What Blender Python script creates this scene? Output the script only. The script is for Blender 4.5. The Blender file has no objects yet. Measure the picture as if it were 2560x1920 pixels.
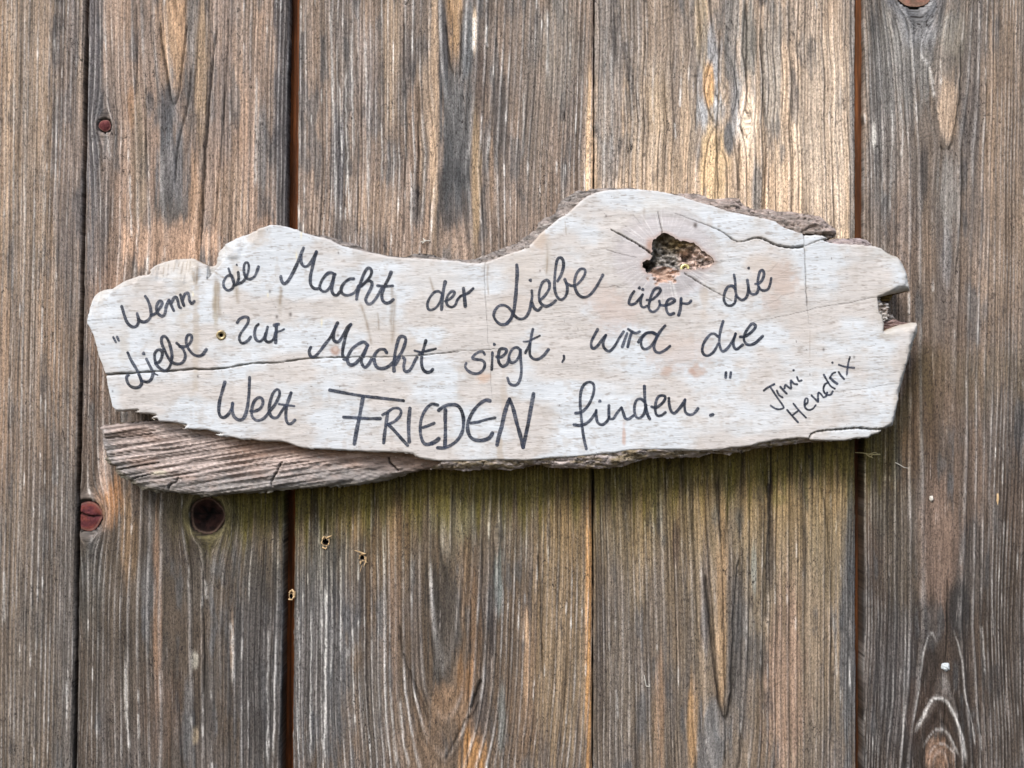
import bpy, math, random
import numpy as np

random.seed(7)
R = math.radians
SC = bpy.context.scene

# ------------------------------------------------------------------ camera
DIST = 0.62                 # camera to the wall face, metres
S = 0.64 / 2560.0           # metres per photo pixel on the wall face
cam_d = bpy.data.cameras.new("camera")
cam_d.sensor_width = 36.0
cam_d.lens = 36.0 * DIST / 0.64
cam_d.clip_start = 0.01
cam_d.clip_end = 100.0
cam = bpy.data.objects.new("camera", cam_d)
SC.collection.objects.link(cam)
cam.location = (0, -DIST, 0)
cam.rotation_euler = (R(90), 0, 0)
SC.camera = cam

# ------------------------------------------------------------------ sky, sun, exposure
SUN_EL, SUN_AZ = 43.0, 26.0       # elevation; azimuth off the wall normal, to the left
w = bpy.data.worlds.new("World")
SC.world = w
w.use_nodes = True
nt = w.node_tree
bg = nt.nodes["Background"]
sky = nt.nodes.new("ShaderNodeTexSky")
sky.sky_type = 'NISHITA'
sky.sun_disc = False
sky.sun_elevation = R(SUN_EL)
sky.sun_rotation = R(180 + SUN_AZ)
sky.dust_density = 2.0
sky.ozone_density = 0.6
sky.air_density = 1.0
nt.links.new(sky.outputs[0], bg.inputs[0])
bg.inputs[1].default_value = 0.085
sun_d = bpy.data.lights.new("sun", 'SUN')
sun_d.energy = 1.5
sun_d.angle = R(16)
sun_d.color = (1.0, 0.965, 0.93)
sun = bpy.data.objects.new("sun", sun_d)
SC.collection.objects.link(sun)
sun.rotation_euler = (R(90 - SUN_EL), 0, R(-SUN_AZ))
SC.view_settings.view_transform = 'Standard'
SC.view_settings.look = 'None'
SC.view_settings.gamma = 1.0
SC.view_settings.exposure = 1.22

# ------------------------------------------------------------------ helpers
EXPO = 1.3                  # what a lit white surface shows, used to turn seen colours into albedo
def lin(c):
    c = np.asarray(c, dtype=float) / 255.0
    l = np.where(c <= 0.04045, c / 12.92, ((c + 0.055) / 1.055) ** 2.4)
    return l / EXPO

def pos(px, py, dep, ref):
    """photo pixel on the plane `ref` metres in front of the wall, moved straight out to `dep`"""
    k = (DIST - ref) / DIST * S
    px = np.asarray(px, dtype=float); py = np.asarray(py, dtype=float)
    return np.stack([(px - 1280) * k, -np.asarray(dep, dtype=float) * np.ones_like(px), (960 - py) * k], -1)

def _hash(ix, iy, seed):
    n = (ix.astype(np.int64) * 374761393 + iy.astype(np.int64) * 668265263 + seed * 974634777) & 0xffffffff
    n = ((n ^ (n >> 13)) * 1274126177) & 0xffffffff
    n = (n ^ (n >> 16)) & 0xffffffff
    return n.astype(float) / 4294967295.0

def vn(x, y, seed=0):
    x = np.asarray(x, dtype=float); y = np.asarray(y, dtype=float)
    x, y = np.broadcast_arrays(x, y)
    ix = np.floor(x); iy = np.floor(y)
    fx = x - ix; fy = y - iy
    fx = fx * fx * fx * (fx * (fx * 6 - 15) + 10); fy = fy * fy * fy * (fy * (fy * 6 - 15) + 10)
    a = _hash(ix, iy, seed); b = _hash(ix + 1, iy, seed)
    c = _hash(ix, iy + 1, seed); d = _hash(ix + 1, iy + 1, seed)
    return (a + (b - a) * fx) * (1 - fy) + (c + (d - c) * fx) * fy

def fbm(x, y, seed=0, octaves=4, gain=0.5):
    s = 0; a = 1; t = 0
    for i in range(octaves):
        s = s + a * vn(x * 2 ** i + 17.3 * i, y * 2 ** i + 5.1 * i, seed + i * 31)
        t += a; a *= gain
    return s / t

def ss(a, b, x):
    t = np.clip((x - a) / (b - a), 0, 1)
    return t * t * (3 - 2 * t)

def mixc(c, col, m):
    return c + (np.asarray(col) - c) * m[..., None]

def poly_dist(x, y, pts, closed=False):
    """distance from points to a polyline, and the parameter along it (0..1)"""
    pts = np.asarray(pts, dtype=float)
    if closed: pts = np.vstack([pts, pts[:1]])
    best = np.full(x.shape, 1e9); par = np.zeros(x.shape)
    nx = np.zeros(x.shape); ny = np.zeros(x.shape)
    n = len(pts) - 1
    for i in range(n):
        ax, ay = pts[i]; bx, by = pts[i + 1]
        dx, dy = bx - ax, by - ay
        L = dx * dx + dy * dy + 1e-9
        t = np.clip(((x - ax) * dx + (y - ay) * dy) / L, 0, 1)
        qx = ax + t * dx; qy = ay + t * dy
        d = np.hypot(x - qx, y - qy)
        m = d < best
        best = np.where(m, d, best); par = np.where(m, (i + t) / n, par)
        nx = np.where(m, qx, nx); ny = np.where(m, qy, ny)
    return best, par, nx, ny

def inside(x, y, pts):
    pts = np.asarray(pts, dtype=float)
    r = np.zeros(x.shape, dtype=bool)
    j = len(pts) - 1
    for i in range(len(pts)):
        xi, yi = pts[i]; xj, yj = pts[j]
        if yi != yj:
            c = ((yi > y) != (yj > y)) & (x < (xj - xi) * (y - yi) / (yj - yi) + xi)
            r ^= c
        j = i
    return r

def make_mesh(name, v, f, col=None, mat=None, parent=None, smooth=True, grain=None):
    me = bpy.data.meshes.new(name)
    v = np.asarray(v, dtype=np.float32); 
    if isinstance(f, np.ndarray):
        k = f.shape[1]
        me.vertices.add(len(v)); me.vertices.foreach_set("co", v.ravel())
        me.loops.add(f.size); me.loops.foreach_set("vertex_index", f.ravel().astype(np.int32))
        me.polygons.add(len(f))
        me.polygons.foreach_set("loop_start", np.arange(0, f.size, k, dtype=np.int32))
        me.polygons.foreach_set("loop_total", np.full(len(f), k, dtype=np.int32))
        me.update(calc_edges=True)
        me.validate()
    else:
        me.from_pydata([tuple(map(float, q)) for q in v], [], f)
        me.update()
    if col is not None:
        at = me.attributes.new("Col", 'FLOAT_COLOR', 'POINT')
        c4 = np.ones((len(v), 4), dtype=np.float32)
        c4[:, :3] = np.clip(col, 0.002, 0.9)
        at.data.foreach_set("color", c4.ravel())
    if grain is not None:
        at = me.attributes.new("Grain", 'FLOAT_VECTOR', 'POINT')
        at.data.foreach_set("vector", np.asarray(grain, dtype=np.float32).ravel())
    me.polygons.foreach_set("use_smooth", np.full(len(me.polygons), smooth, dtype=bool))
    if mat: me.materials.append(mat)
    o = bpy.data.objects.new(name, me)
    SC.collection.objects.link(o)
    if parent: o.parent = parent
    return o

def empty(name, label=None, cat=None, group=None, loc=(0, 0, 0)):
    o = bpy.data.objects.new(name, None)
    o.empty_display_size = 0.02
    SC.collection.objects.link(o)
    o.location = loc
    if label: o["label"] = label
    if cat: o["category"] = cat
    if group: o["group"] = group
    return o

def smooth_line(pts, step=1.6):
    pts = np.asarray(pts, dtype=float)
    if len(pts) == 1: return pts
    P = np.vstack([2 * pts[0] - pts[1], pts, 2 * pts[-1] - pts[-2]])
    out = []
    for i in range(1, len(P) - 2):
        p0, p1, p2, p3 = P[i - 1], P[i], P[i + 1], P[i + 2]
        n = max(2, int(np.hypot(*(p2 - p1)) / step))
        for k in range(n):
            t = k / n
            out.append(0.5 * ((2 * p1) + (-p0 + p2) * t + (2 * p0 - 5 * p1 + 4 * p2 - p3) * t * t
                              + (-p0 + 3 * p1 - 3 * p2 + p3) * t ** 3))
    out.append(pts[-1])
    return np.array(out)

# regions the outlines were measured in: origin and pixels per unit
Z = 500.0 / 2212
REG = dict(A=(200, 540, Z), B=(650, 540, Z), C=(1050, 540, Z), D=(1450, 440, Z), E=(1850, 540, Z),
           F=(200, 900, Z), G=(650, 820, Z), H=(1050, 820, Z), I=(1400, 820, Z), J=(1850, 820, Z),
           K=(1350, 440, 300.0 / 2212), L=(1560, 520, 300.0 / 2212), M=(700, 1150, 800.0 / 1724),
           S=(0, 0, 1.0))
def T(s):
    """'A 10,20 30,40 B 5,6' -> points in photo pixels"""
    out = []; r = REG['S']
    for tok in s.split():
        if tok in REG: r = REG[tok]
        else:
            a, b = tok.split(',')
            out.append((r[0] + float(a) * r[2], r[1] + float(b) * r[2]))
    return np.array(out)

# ------------------------------------------------------------------ materials
class NT:
    def __init__(s, name, rough=0.85, spec=0.25):
        s.m = bpy.data.materials.new(name); s.m.use_nodes = True
        s.t = s.m.node_tree; s.b = s.t.nodes["Principled BSDF"]
        s.b.inputs["Roughness"].default_value = rough
        s.b.inputs["Specular IOR Level"].default_value = spec
    def n(s, typ, ins=None, **kw):
        x = s.t.nodes.new(typ)
        for k, v in kw.items(): setattr(x, k, v)
        for k, v in (ins or {}).items():
            if hasattr(v, "links") or hasattr(v, "is_linked"): s.t.links.new(v, x.inputs[k])
            else: x.inputs[k].default_value = v
        return x
    def noise(s, vec, scale, detail=3, rough=0.6, dist=0.0):
        return s.n("ShaderNodeTexNoise", {"Vector": vec, "Scale": scale, "Detail": detail, "Roughness": rough, "Distortion": dist}).outputs["Fac"]
    def map(s, vec, sc, rot=(0, 0, 0), loc=(0, 0, 0)):
        return s.n("ShaderNodeMapping", {"Vector": vec, "Scale": sc, "Rotation": rot, "Location": loc}).outputs[0]
    def rng(s, v, a, b, c, d):
        return s.n("ShaderNodeMapRange", {"Value": v, "From Min": a, "From Max": b, "To Min": c, "To Max": d}).outputs[0]
    def math(s, op, a, b):
        return s.n("ShaderNodeMath", {0: a, 1: b}, operation=op).outputs[0]
    def mul(s, col, fac):
        x = s.n("ShaderNodeVectorMath", {0: col}, operation='SCALE')
        s.t.links.new(fac, x.inputs["Scale"]); return x.outputs[0]
    def mix(s, a, b, f):
        x = s.n("ShaderNodeMix", data_type='RGBA')
        for k, v in ((6, a), (7, b), (0, f)):
            if hasattr(v, "is_linked"): s.t.links.new(v, x.inputs[k])
            else: x.inputs[k].default_value = v
        return x.outputs[2]
    def bump(s, h, dist, strength=1.0, prev=None):
        x = s.n("ShaderNodeBump", {"Height": h, "Distance": dist, "Strength": strength})
        if prev: s.t.links.new(prev, x.inputs["Normal"])
        return x.outputs[0]
    def out(s, col=None, nrm=None):
        if col is not None:
            if hasattr(col, "is_linked"): s.t.links.new(col, s.b.inputs["Base Color"])
            else: s.b.inputs["Base Color"].default_value = col
        if nrm is not None: s.t.links.new(nrm, s.b.inputs["Normal"])
        return s.m

def rgba(c): 
    l = lin(c); return (float(l[0]), float(l[1]), float(l[2]), 1.0)

def wood_mat(name, ang=0.0, horizontal=False, fleck=1.0, fib=1.0, bumpd=0.00025, fleck_scale=1.0, fleck_lo=0.38):
    """base colour from the mesh, plus fibres, dark flecks and fine relief that run with the grain"""
    q = NT(name)
    co = q.n("ShaderNodeTexCoord").outputs["Object"]
    col = q.n("ShaderNodeAttribute", attribute_name="Col").outputs["Color"]
    if horizontal: sc = (0.10, 1, 1); sc2 = (0.22, 1, 1)
    else: sc = (1, 1, 0.07); sc2 = (1, 1, 0.30)
    rot = (0, R(ang), 0)
    fibre = q.noise(q.map(co, sc, rot), 1500, 3, 0.65)
    fibre2 = q.noise(q.map(co, sc, rot, (3, 0, 1)), 480, 3, 0.6)
    flk = q.noise(q.map(co, sc2, rot, (1, 2, 5)), 1150 * fleck_scale, 4, 0.70, 0.8)
    flkm = q.noise(q.map(co, sc2, rot, (7, 2, 1)), 90, 2, 0.5)
    v = q.math('MULTIPLY', q.rng(fibre, 0.30, 0.70, 1 - 0.42 * fib, 1 + 0.38 * fib),
               q.rng(fibre2, 0.3, 0.7, 1 - 0.17 * fib, 1 + 0.17 * fib))
    base = q.mul(col, v)
    fl = q.rng(flk, fleck_lo + .03, fleck_lo - 0.06, 0.0, 0.72 * fleck)
    fl = q.math('MULTIPLY', fl, q.rng(flkm, 0.35, 0.6, 0.35, 1.0))
    base = q.mix(base, (0.028, 0.022, 0.020, 1), fl)
    lt = q.rng(flk, 0.58, 0.70, 0.0, 0.34 * fleck)
    base = q.mix(base, (0.46, 0.40, 0.35, 1), lt)
    hgt = q.math('ADD', fibre, q.math('MULTIPLY', flk, 1.3))
    nrm = q.bump(hgt, bumpd, 1.0)
    return q.out(base, nrm)

def wall_mat(name):
    """plank wood: the mesh carries colour and the warped grain coordinates, the nodes draw fibres along them"""
    q = NT(name, 0.88, 0.2)
    col = q.n("ShaderNodeAttribute", attribute_name="Col").outputs["Color"]
    g = q.n("ShaderNodeAttribute", attribute_name="Grain").outputs["Vector"]     # across the rings, across the plank, along it
    sep = q.n("ShaderNodeSeparateXYZ", {0: g})
    ringv = q.n("ShaderNodeCombineXYZ", {0: sep.outputs[0], 1: 0.0, 2: sep.outputs[2]}).outputs[0]
    flow = q.n("ShaderNodeCombineXYZ", {0: sep.outputs[1], 1: 0.0, 2: sep.outputs[2]}).outputs[0]
    l1 = q.noise(q.map(ringv, (1, 1, .012)), 560, 3, 0.62)
    stq = q.n('ShaderNodeAttribute', attribute_name='Straight').outputs['Fac']
    l1 = q.math('ADD', .5, q.math('MULTIPLY', q.math('SUBTRACT', l1, .5), stq))
    l2 = q.noise(q.map(flow, (1, 1, .040), (0, 0, 0), (2, 0, 3)), 820, 3, 0.65)
    pat = q.noise(q.map(flow, (1, 1, .30), (0, 0, 0), (4, 1, 0)), 60, 3, 0.6)
    v = q.math('MULTIPLY', q.rng(l1, .30, .70, .58, 1.46), q.rng(l2, .30, .70, .62, 1.40))
    base = q.mul(col, v)
    d1 = q.rng(l1, .39, .31, 0, .75)
    base = q.mix(base, (0.030, 0.021, 0.017, 1), q.math('MULTIPLY', d1, q.rng(pat, .35, .6, .25, .75)))
    l3 = q.rng(l2, .60, .70, 0, .55)
    base = q.mix(base, (0.50, 0.45, 0.42, 1), q.math('MULTIPLY', l3, q.rng(pat, .42, .65, .7, .05)))
    f0 = q.noise(q.map(flow, (1, 1, .55), (0, 0, 0), (3, 7, 5)), 1050, 2, 0.7, 0.8)
    base = q.mul(base, q.rng(f0, .34, .62, .58, 1.30))
    f1 = q.noise(q.map(flow, (1, 1, .40), (0, 0, 0), (1, 2, 5)), 640, 4, 0.8, 1.2)
    fl = q.math('MULTIPLY', q.rng(f1, .455, .38, 0, .95), q.rng(pat, .36, .62, 1.0, .35))
    base = q.mix(base, (0.020, 0.015, 0.014, 1), fl)
    f2 = q.noise(q.map(flow, (1, 1, .34), (0, 0, 0), (8, 2, 5)), 300, 3, 0.65, .6)
    base = q.mix(base, (0.035, 0.032, 0.034, 1), q.math('MULTIPLY', q.rng(f2, .36, .28, 0, .7), q.rng(pat, .40, .60, 0, 1)))
    hgt = q.math('ADD', q.math('MULTIPLY', l1, 1.2), q.math('ADD', q.math('MULTIPLY', l2, .9), q.math('MULTIPLY', f1, .8)))
    return q.out(base, q.bump(hgt, 0.0005, 1.0))
M_WALL = wall_mat("weathered_plank_wood")
M_TONGUE = wood_mat("fresher_tongue_wood", fleck=0.2, fib=.7)
M_SIGN = wood_mat("bleached_board_wood", ang=7, horizontal=True, fleck=0.24, fib=0.24, bumpd=0.00016, fleck_scale=0.8, fleck_lo=0.36)
M_SPLIT = wood_mat("split_sapwood", ang=9, horizontal=True, fleck=0.5, fib=0.8, bumpd=0.0004)
q = NT("bark", 0.95, 0.1)
co = q.n("ShaderNodeTexCoord").outputs["Object"]
col = q.n("ShaderNodeAttribute", attribute_name="Col").outputs["Color"]
b1 = q.noise(q.map(co, (0.35, 1, 1)), 420, 6, 0.7, 1.2)
b2 = q.noise(q.map(co, (0.5, 1, 1)), 1500, 3, 0.6)
M_BARK = q.out(q.mul(col, q.math('MULTIPLY', q.rng(b1, 0.33, 0.66, 0.62, 1.35), q.rng(b2, 0.3, 0.7, 0.8, 1.2))),
               q.bump(q.math('ADD', b1, q.math('MULTIPLY', b2, 0.3)), 0.0008, 1.0))
q = NT("crumbled_heartwood", 0.95, 0.15)
co = q.n("ShaderNodeTexCoord").outputs["Object"]
col = q.n("ShaderNodeAttribute", attribute_name="Col").outputs["Color"]
b1 = q.noise(co, 420, 6, 0.72, 1.0)
M_CAV = q.out(q.mul(col, q.rng(b1, 0.33, 0.66, 0.45, 1.5)), q.bump(b1, 0.0016, 1.0))
q = NT("knot_wood", 0.85, 0.15)
co = q.n("ShaderNodeTexCoord").outputs["Object"]
col = q.n("ShaderNodeAttribute", attribute_name="Col").outputs["Color"]
b1 = q.noise(co, 700, 5, 0.6, 0.5)
M_KNOT = q.out(q.mul(col, q.rng(b1, 0.3, 0.7, 0.7, 1.3)), q.bump(b1, 0.0003, 1.0))
# felt pen ink: worn thin where the pen ran dry over the grain
q = NT("felt_pen_ink", 0.55, 0.35)
co = q.n("ShaderNodeTexCoord").outputs["Object"]
g1 = q.noise(q.map(co, (0.3, 1, 1), (0, R(7), 0)), 1500, 4, 0.7)
g2 = q.noise(co, 110, 3, 0.6)
col = q.mix(rgba((20, 28, 42)), rgba((66, 76, 98)), q.rng(g2, 0.35, 0.65, 0, 1))
op = q.math('SUBTRACT', q.rng(g1, 0.38, 0.62, 1.0, 0.66), q.rng(g2, 0.4, 0.7, 0.0, 0.16))
q.t.links.new(op, q.b.inputs["Alpha"])
M_INK = q.out(col)
def plain(name, c, rough=0.6, metal=0.0, var=0.15, scale=900, bump=0.0001):
    q = NT(name, rough)
    q.b.inputs["Metallic"].default_value = metal
    co = q.n("ShaderNodeTexCoord").outputs["Object"]
    n = q.noise(co, scale, 3)
    c = rgba(c); lo = tuple(x * (1 - var) for x in c[:3]) + (1,); hi = tuple(min(x * (1 + var), 1) for x in c[:3]) + (1,)
    return q.out(q.mix(lo, hi, q.rng(n, 0.3, 0.7, 0, 1)), q.bump(n, bump))
M_ZINC = plain("yellow_zinc", (222, 212, 150), 0.35, 0.75, 0.2)
M_BRASS = plain("dull_brass", (196, 178, 140), 0.42, 0.7, 0.25)
M_DARKM = plain("dark_recess", (30, 26, 22), 0.7)
M_SPLN = plain("fresh_splinter", (222, 190, 146), 0.8, 0, 0.2)
M_HOLE = plain("hole_wall", (22, 15, 12), 0.95)
M_STRAW = plain("straw", (205, 190, 140), 0.7)
M_RESIN = plain("dried_resin", (215, 222, 225), 0.6, 0, 0.25, 1500, 0.0006)
M_LINT = plain("pale_lint", (225, 222, 212), 0.9)

# ------------------------------------------------------------------ weathered plank wall
TAN = (182, 155, 131); GREY = (136, 126, 121); BLUE = (118, 120, 124); PALE = (198, 192, 188); DARK = (88, 80, 77)

# blotches: x, y, rx, ry, colour, strength
BLOT = {
 1: [(60, 300, 60, 500, (170, 146, 122), .5), (170, 350, 40, 500, (128, 118, 116), .6), (100, 900, 120, 250, (160, 136, 114), .4),
     (80, 1600, 140, 400, (134, 120, 106), .5), (170, 1500, 30, 500, (112, 106, 102), .6), (40, 1350, 30, 200, (150, 130, 110), .5)],
 2: [(436, 50, 34, 175, (204, 166, 130), .95), (418, 290, 28, 70, (108, 108, 112), .85), (432, 430, 42, 130, (124, 124, 127), .85), (425, 560, 40, 70, (116, 112, 108), .7),
     (480, 60, 16, 120, (150, 146, 144), .7), (232, 200, 22, 420, (104, 103, 108), .85), (505, 180, 18, 200, (196, 166, 132), .7),
     (560, 250, 22, 200, (140, 128, 124), .6), (712, 250, 26, 600, (96, 93, 97), .9), (655, 380, 14, 120, (140, 140, 142), .6),
     (330, 270, 16, 50, (190, 148, 112), .8), (350, 420, 20, 200, (170, 150, 126), .6), (490, 520, 18, 150, (205, 165, 130), .7), (580, 520, 40, 120, (190, 160, 134), .6),
     (420, 610, 130, 60, (216, 176, 146), .75), (270, 720, 40, 110, (186, 150, 126), .5), (245, 580, 30, 150, (112, 110, 112), .6), (560, 20, 40, 60, (150, 134, 126), .5),
     (275, 1255, 30, 70, (196, 140, 90), .85), (320, 1350, 22, 110, (178, 142, 102), .6), (517, 1300, 74, 84, (124, 116, 76), .55), (470, 1330, 40, 90, (92, 80, 70), .7), (700, 1240, 60, 40, (96, 94, 58), .5),
     (395, 1520, 12, 260, (172, 134, 104), .75), (225, 1450, 40, 140, (98, 94, 88), .6), (640, 1650, 70, 300, (88, 86, 87), .8), (500, 1450, 26, 110, (116, 108, 100), .6),
     (488, 1650, 10, 24, (196, 190, 176), .8), (487, 1840, 9, 26, (196, 176, 146), .8), (580, 1610, 5, 90, (186, 160, 138), .8), (315, 1720, 5, 90, (176, 168, 160), .7),
     (370, 1480, 18, 90, (128, 128, 130), .6), (400, 1790, 60, 120, (126, 104, 88), .6), (520, 1750, 20, 120, (92, 88, 86), .6), (470, 1800, 14, 120, (120, 120, 122), .7), (260, 1180, 22, 60, (184, 160, 146), .7)],
 3: [(1135, 40, 26, 150, (198, 158, 114), .97), (1108, 130, 18, 140, (104, 103, 108), .9), (1166, 110, 20, 110, (118, 122, 126), .9), (1142, 330, 46, 210, (110, 111, 113), .88),
     (1122, 500, 62, 90, (92, 93, 96), .75), (1084, 240, 13, 350, (212, 180, 148), .85), (1190, 440, 13, 200, (194, 164, 126), .8), (1228, 420, 7, 150, (190, 160, 134), .8),
     (1187, 80, 6, 58, (240, 212, 178), .95), (1200, 200, 18, 120, (122, 106, 98), .7), (845, 400, 18, 140, (104, 105, 112), .75), (980, 120, 26, 200, (190, 164, 136), .6), (1060, 300, 16, 200, (178, 156, 134), .6),
     (1020, 160, 14, 100, (124, 116, 114), .6), (1250, 300, 20, 120, (104, 101, 102), .6), (1340, 250, 40, 300, (150, 136, 124), .5), (1400, 120, 50, 150, (156, 150, 142), .5), (1474, 420, 12, 260, (230, 192, 150), .85),
     (920, 180, 30, 150, (166, 150, 142), .6), (940, 520, 60, 70, (190, 162, 138), .6), (1300, 560, 60, 70, (176, 152, 134), .5), (1412, 430, 8, 40, (100, 96, 96), .7), (800, 540, 40, 60, (186, 160, 140), .5),
     (1140, 1285, 60, 60, (148, 146, 120), .6), (1108, 1560, 42, 180, (92, 86, 80), .85), (1120, 1330, 30, 90, (128, 118, 104), .6), (1185, 1600, 18, 170, (150, 118, 88), .7), (1165, 1700, 26, 60, (180, 134, 88), .7),
     (1185, 1890, 34, 80, (208, 152, 88), .85), (1130, 1760, 60, 50, (170, 134, 100), .6), (1246, 1450, 12, 80, (146, 156, 156), .85), (1200, 1780, 22, 80, (112, 102, 98), .7), (800, 1650, 90, 320, (110, 112, 116), .75), (870, 1450, 60, 130, (92, 90, 92), .6),
     (985, 1450, 16, 260, (166, 136, 112), .6), (1315, 1640, 8, 150, (212, 172, 132), .7), (1330, 1480, 12, 80, (92, 84, 80), .7), (1400, 1550, 70, 420, (168, 142, 108), .7), (1472, 1600, 9, 400, (216, 160, 96), .9),
     (1255, 1800, 10, 90, (134, 140, 138), .7), (1040, 1850, 50, 100, (160, 132, 106), .5), (930, 1740, 30, 150, (130, 126, 122), .5), (1230, 1580, 10, 60, (84, 76, 74), .8)],
 4: [(1800, 500, 340, 110, (222, 190, 158), .7), (1640, 420, 60, 120, (206, 180, 152), .55), (1520, 210, 34, 280, (166, 160, 158), .6), (1772, 150, 30, 110, (178, 180, 186), .85), (1775, 280, 34, 60, (188, 190, 194), .85),
     (1772, 213, 16, 56, (208, 164, 112), 1.0), (1785, 420, 36, 120, (226, 192, 146), .9), (1822, 345, 13, 42, (120, 125, 132), .85), (1845, 260, 16, 100, (196, 198, 202), .75), (1866, 300, 22, 90, (244, 218, 192), .95), (1835, 200, 14, 100, (150, 146, 146), .6),
     (1868, 110, 22, 110, (132, 130, 124), .8), (1830, 60, 20, 120, (146, 144, 142), .7), (1890, 480, 16, 90, (126, 128, 130), .75), (1755, 60, 18, 120, (190, 164, 128), .7), (2060, 320, 64, 280, (220, 198, 176), .65), (1690, 230, 14, 160, (126, 114, 108), .5), (1930, 180, 30, 160, (160, 158, 154), .6),
     (1560, 100, 60, 130, (160, 146, 134), .5), (1650, 60, 40, 100, (172, 150, 130), .6), (1640, 260, 30, 80, (196, 168, 134), .5), (2130, 300, 8, 400, (150, 146, 144), .7), (1960, 60, 30, 60, (140, 134, 128), .5),
     (1805, 1520, 15, 270, (182, 150, 112), .85), (1780, 1860, 54, 100, (130, 130, 132), .75), (1765, 1500, 14, 180, (116, 106, 102), .7), (1845, 1600, 26, 220, (118, 114, 112), .7), (1700, 1480, 30, 260, (158, 134, 104), .5),
     (1730, 1810, 14, 130, (206, 160, 104), .8), (1650, 1760, 14, 160, (174, 136, 102), .6), (1960, 1700, 50, 240, (170, 140, 120), .7), (1900, 1450, 40, 160, (152, 136, 112), .6), (1925, 1360, 12, 130, (96, 88, 84), .7), (2125, 1560, 24, 360, (104, 108, 114), .85), (1690, 1360, 10, 60, (112, 92, 84), .7),
     (2060, 1380, 50, 120, (160, 142, 112), .6), (1540, 1700, 40, 200, (134, 122, 110), .6), (1580, 1320, 60, 110, (150, 130, 100), .5), (1890, 1640, 26, 60, (96, 94, 94), .6), (1885, 1420, 8, 70, (158, 166, 160), .6), (1500, 1600, 14, 300, (112, 100, 92), .7), (1922, 1200, 16, 44, (58, 46, 28), .8), (1948, 1250, 22, 16, (150, 140, 96), .5)],
 5: [(2250, 130, 90, 150, (150, 149, 147), .7), (2300, 60, 60, 60, (172, 172, 176), .7), (2240, 330, 60, 200, (136, 132, 130), .5), (2368, 270, 28, 100, (194, 166, 140), .9), (2375, 150, 50, 60, (134, 124, 114), .5), (2370, 480, 30, 120, (164, 158, 152), .75), (2385, 85, 40, 60, (160, 152, 138), .5),
     (2310, 430, 14, 80, (96, 92, 92), .7), (2430, 300, 30, 140, (122, 112, 108), .6), (2510, 450, 60, 500, (168, 142, 118), .6), (2440, 560, 30, 120, (140, 126, 118), .4), (2190, 260, 16, 300, (120, 118, 118), .6), (2260, 580, 40, 140, (158, 136, 122), .4), (2365, 640, 14, 80, (150, 146, 146), .7), (2185, 340, 6, 40, (226, 220, 212), .9),
     (2345, 1360, 56, 180, (158, 130, 112), .75), (2400, 1520, 30, 70, (74, 71, 70), .85), (2355, 1697, 8, 24, (44, 42, 42), .85), (2330, 1560, 24, 60, (112, 104, 100), .6), (2250, 1400, 50, 200, (122, 112, 98), .5), (2420, 1200, 50, 120, (136, 112, 94), .6), (2440, 1400, 30, 100, (92, 84, 78), .6), (2240, 1700, 60, 200, (100, 98, 100), .6),
     (2345, 1890, 34, 40, (180, 140, 112), .7), (2520, 1650, 60, 320, (88, 74, 62), .7), (2300, 1780, 40, 80, (112, 88, 74), .5), (2350, 1720, 26, 60, (96, 80, 70), .6), (2290, 1000, 60, 150, (120, 98, 80), .6), (2205, 1250, 26, 110, (84, 82, 78), .5), (2400, 950, 50, 200, (146, 122, 104), .5)],
}
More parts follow.
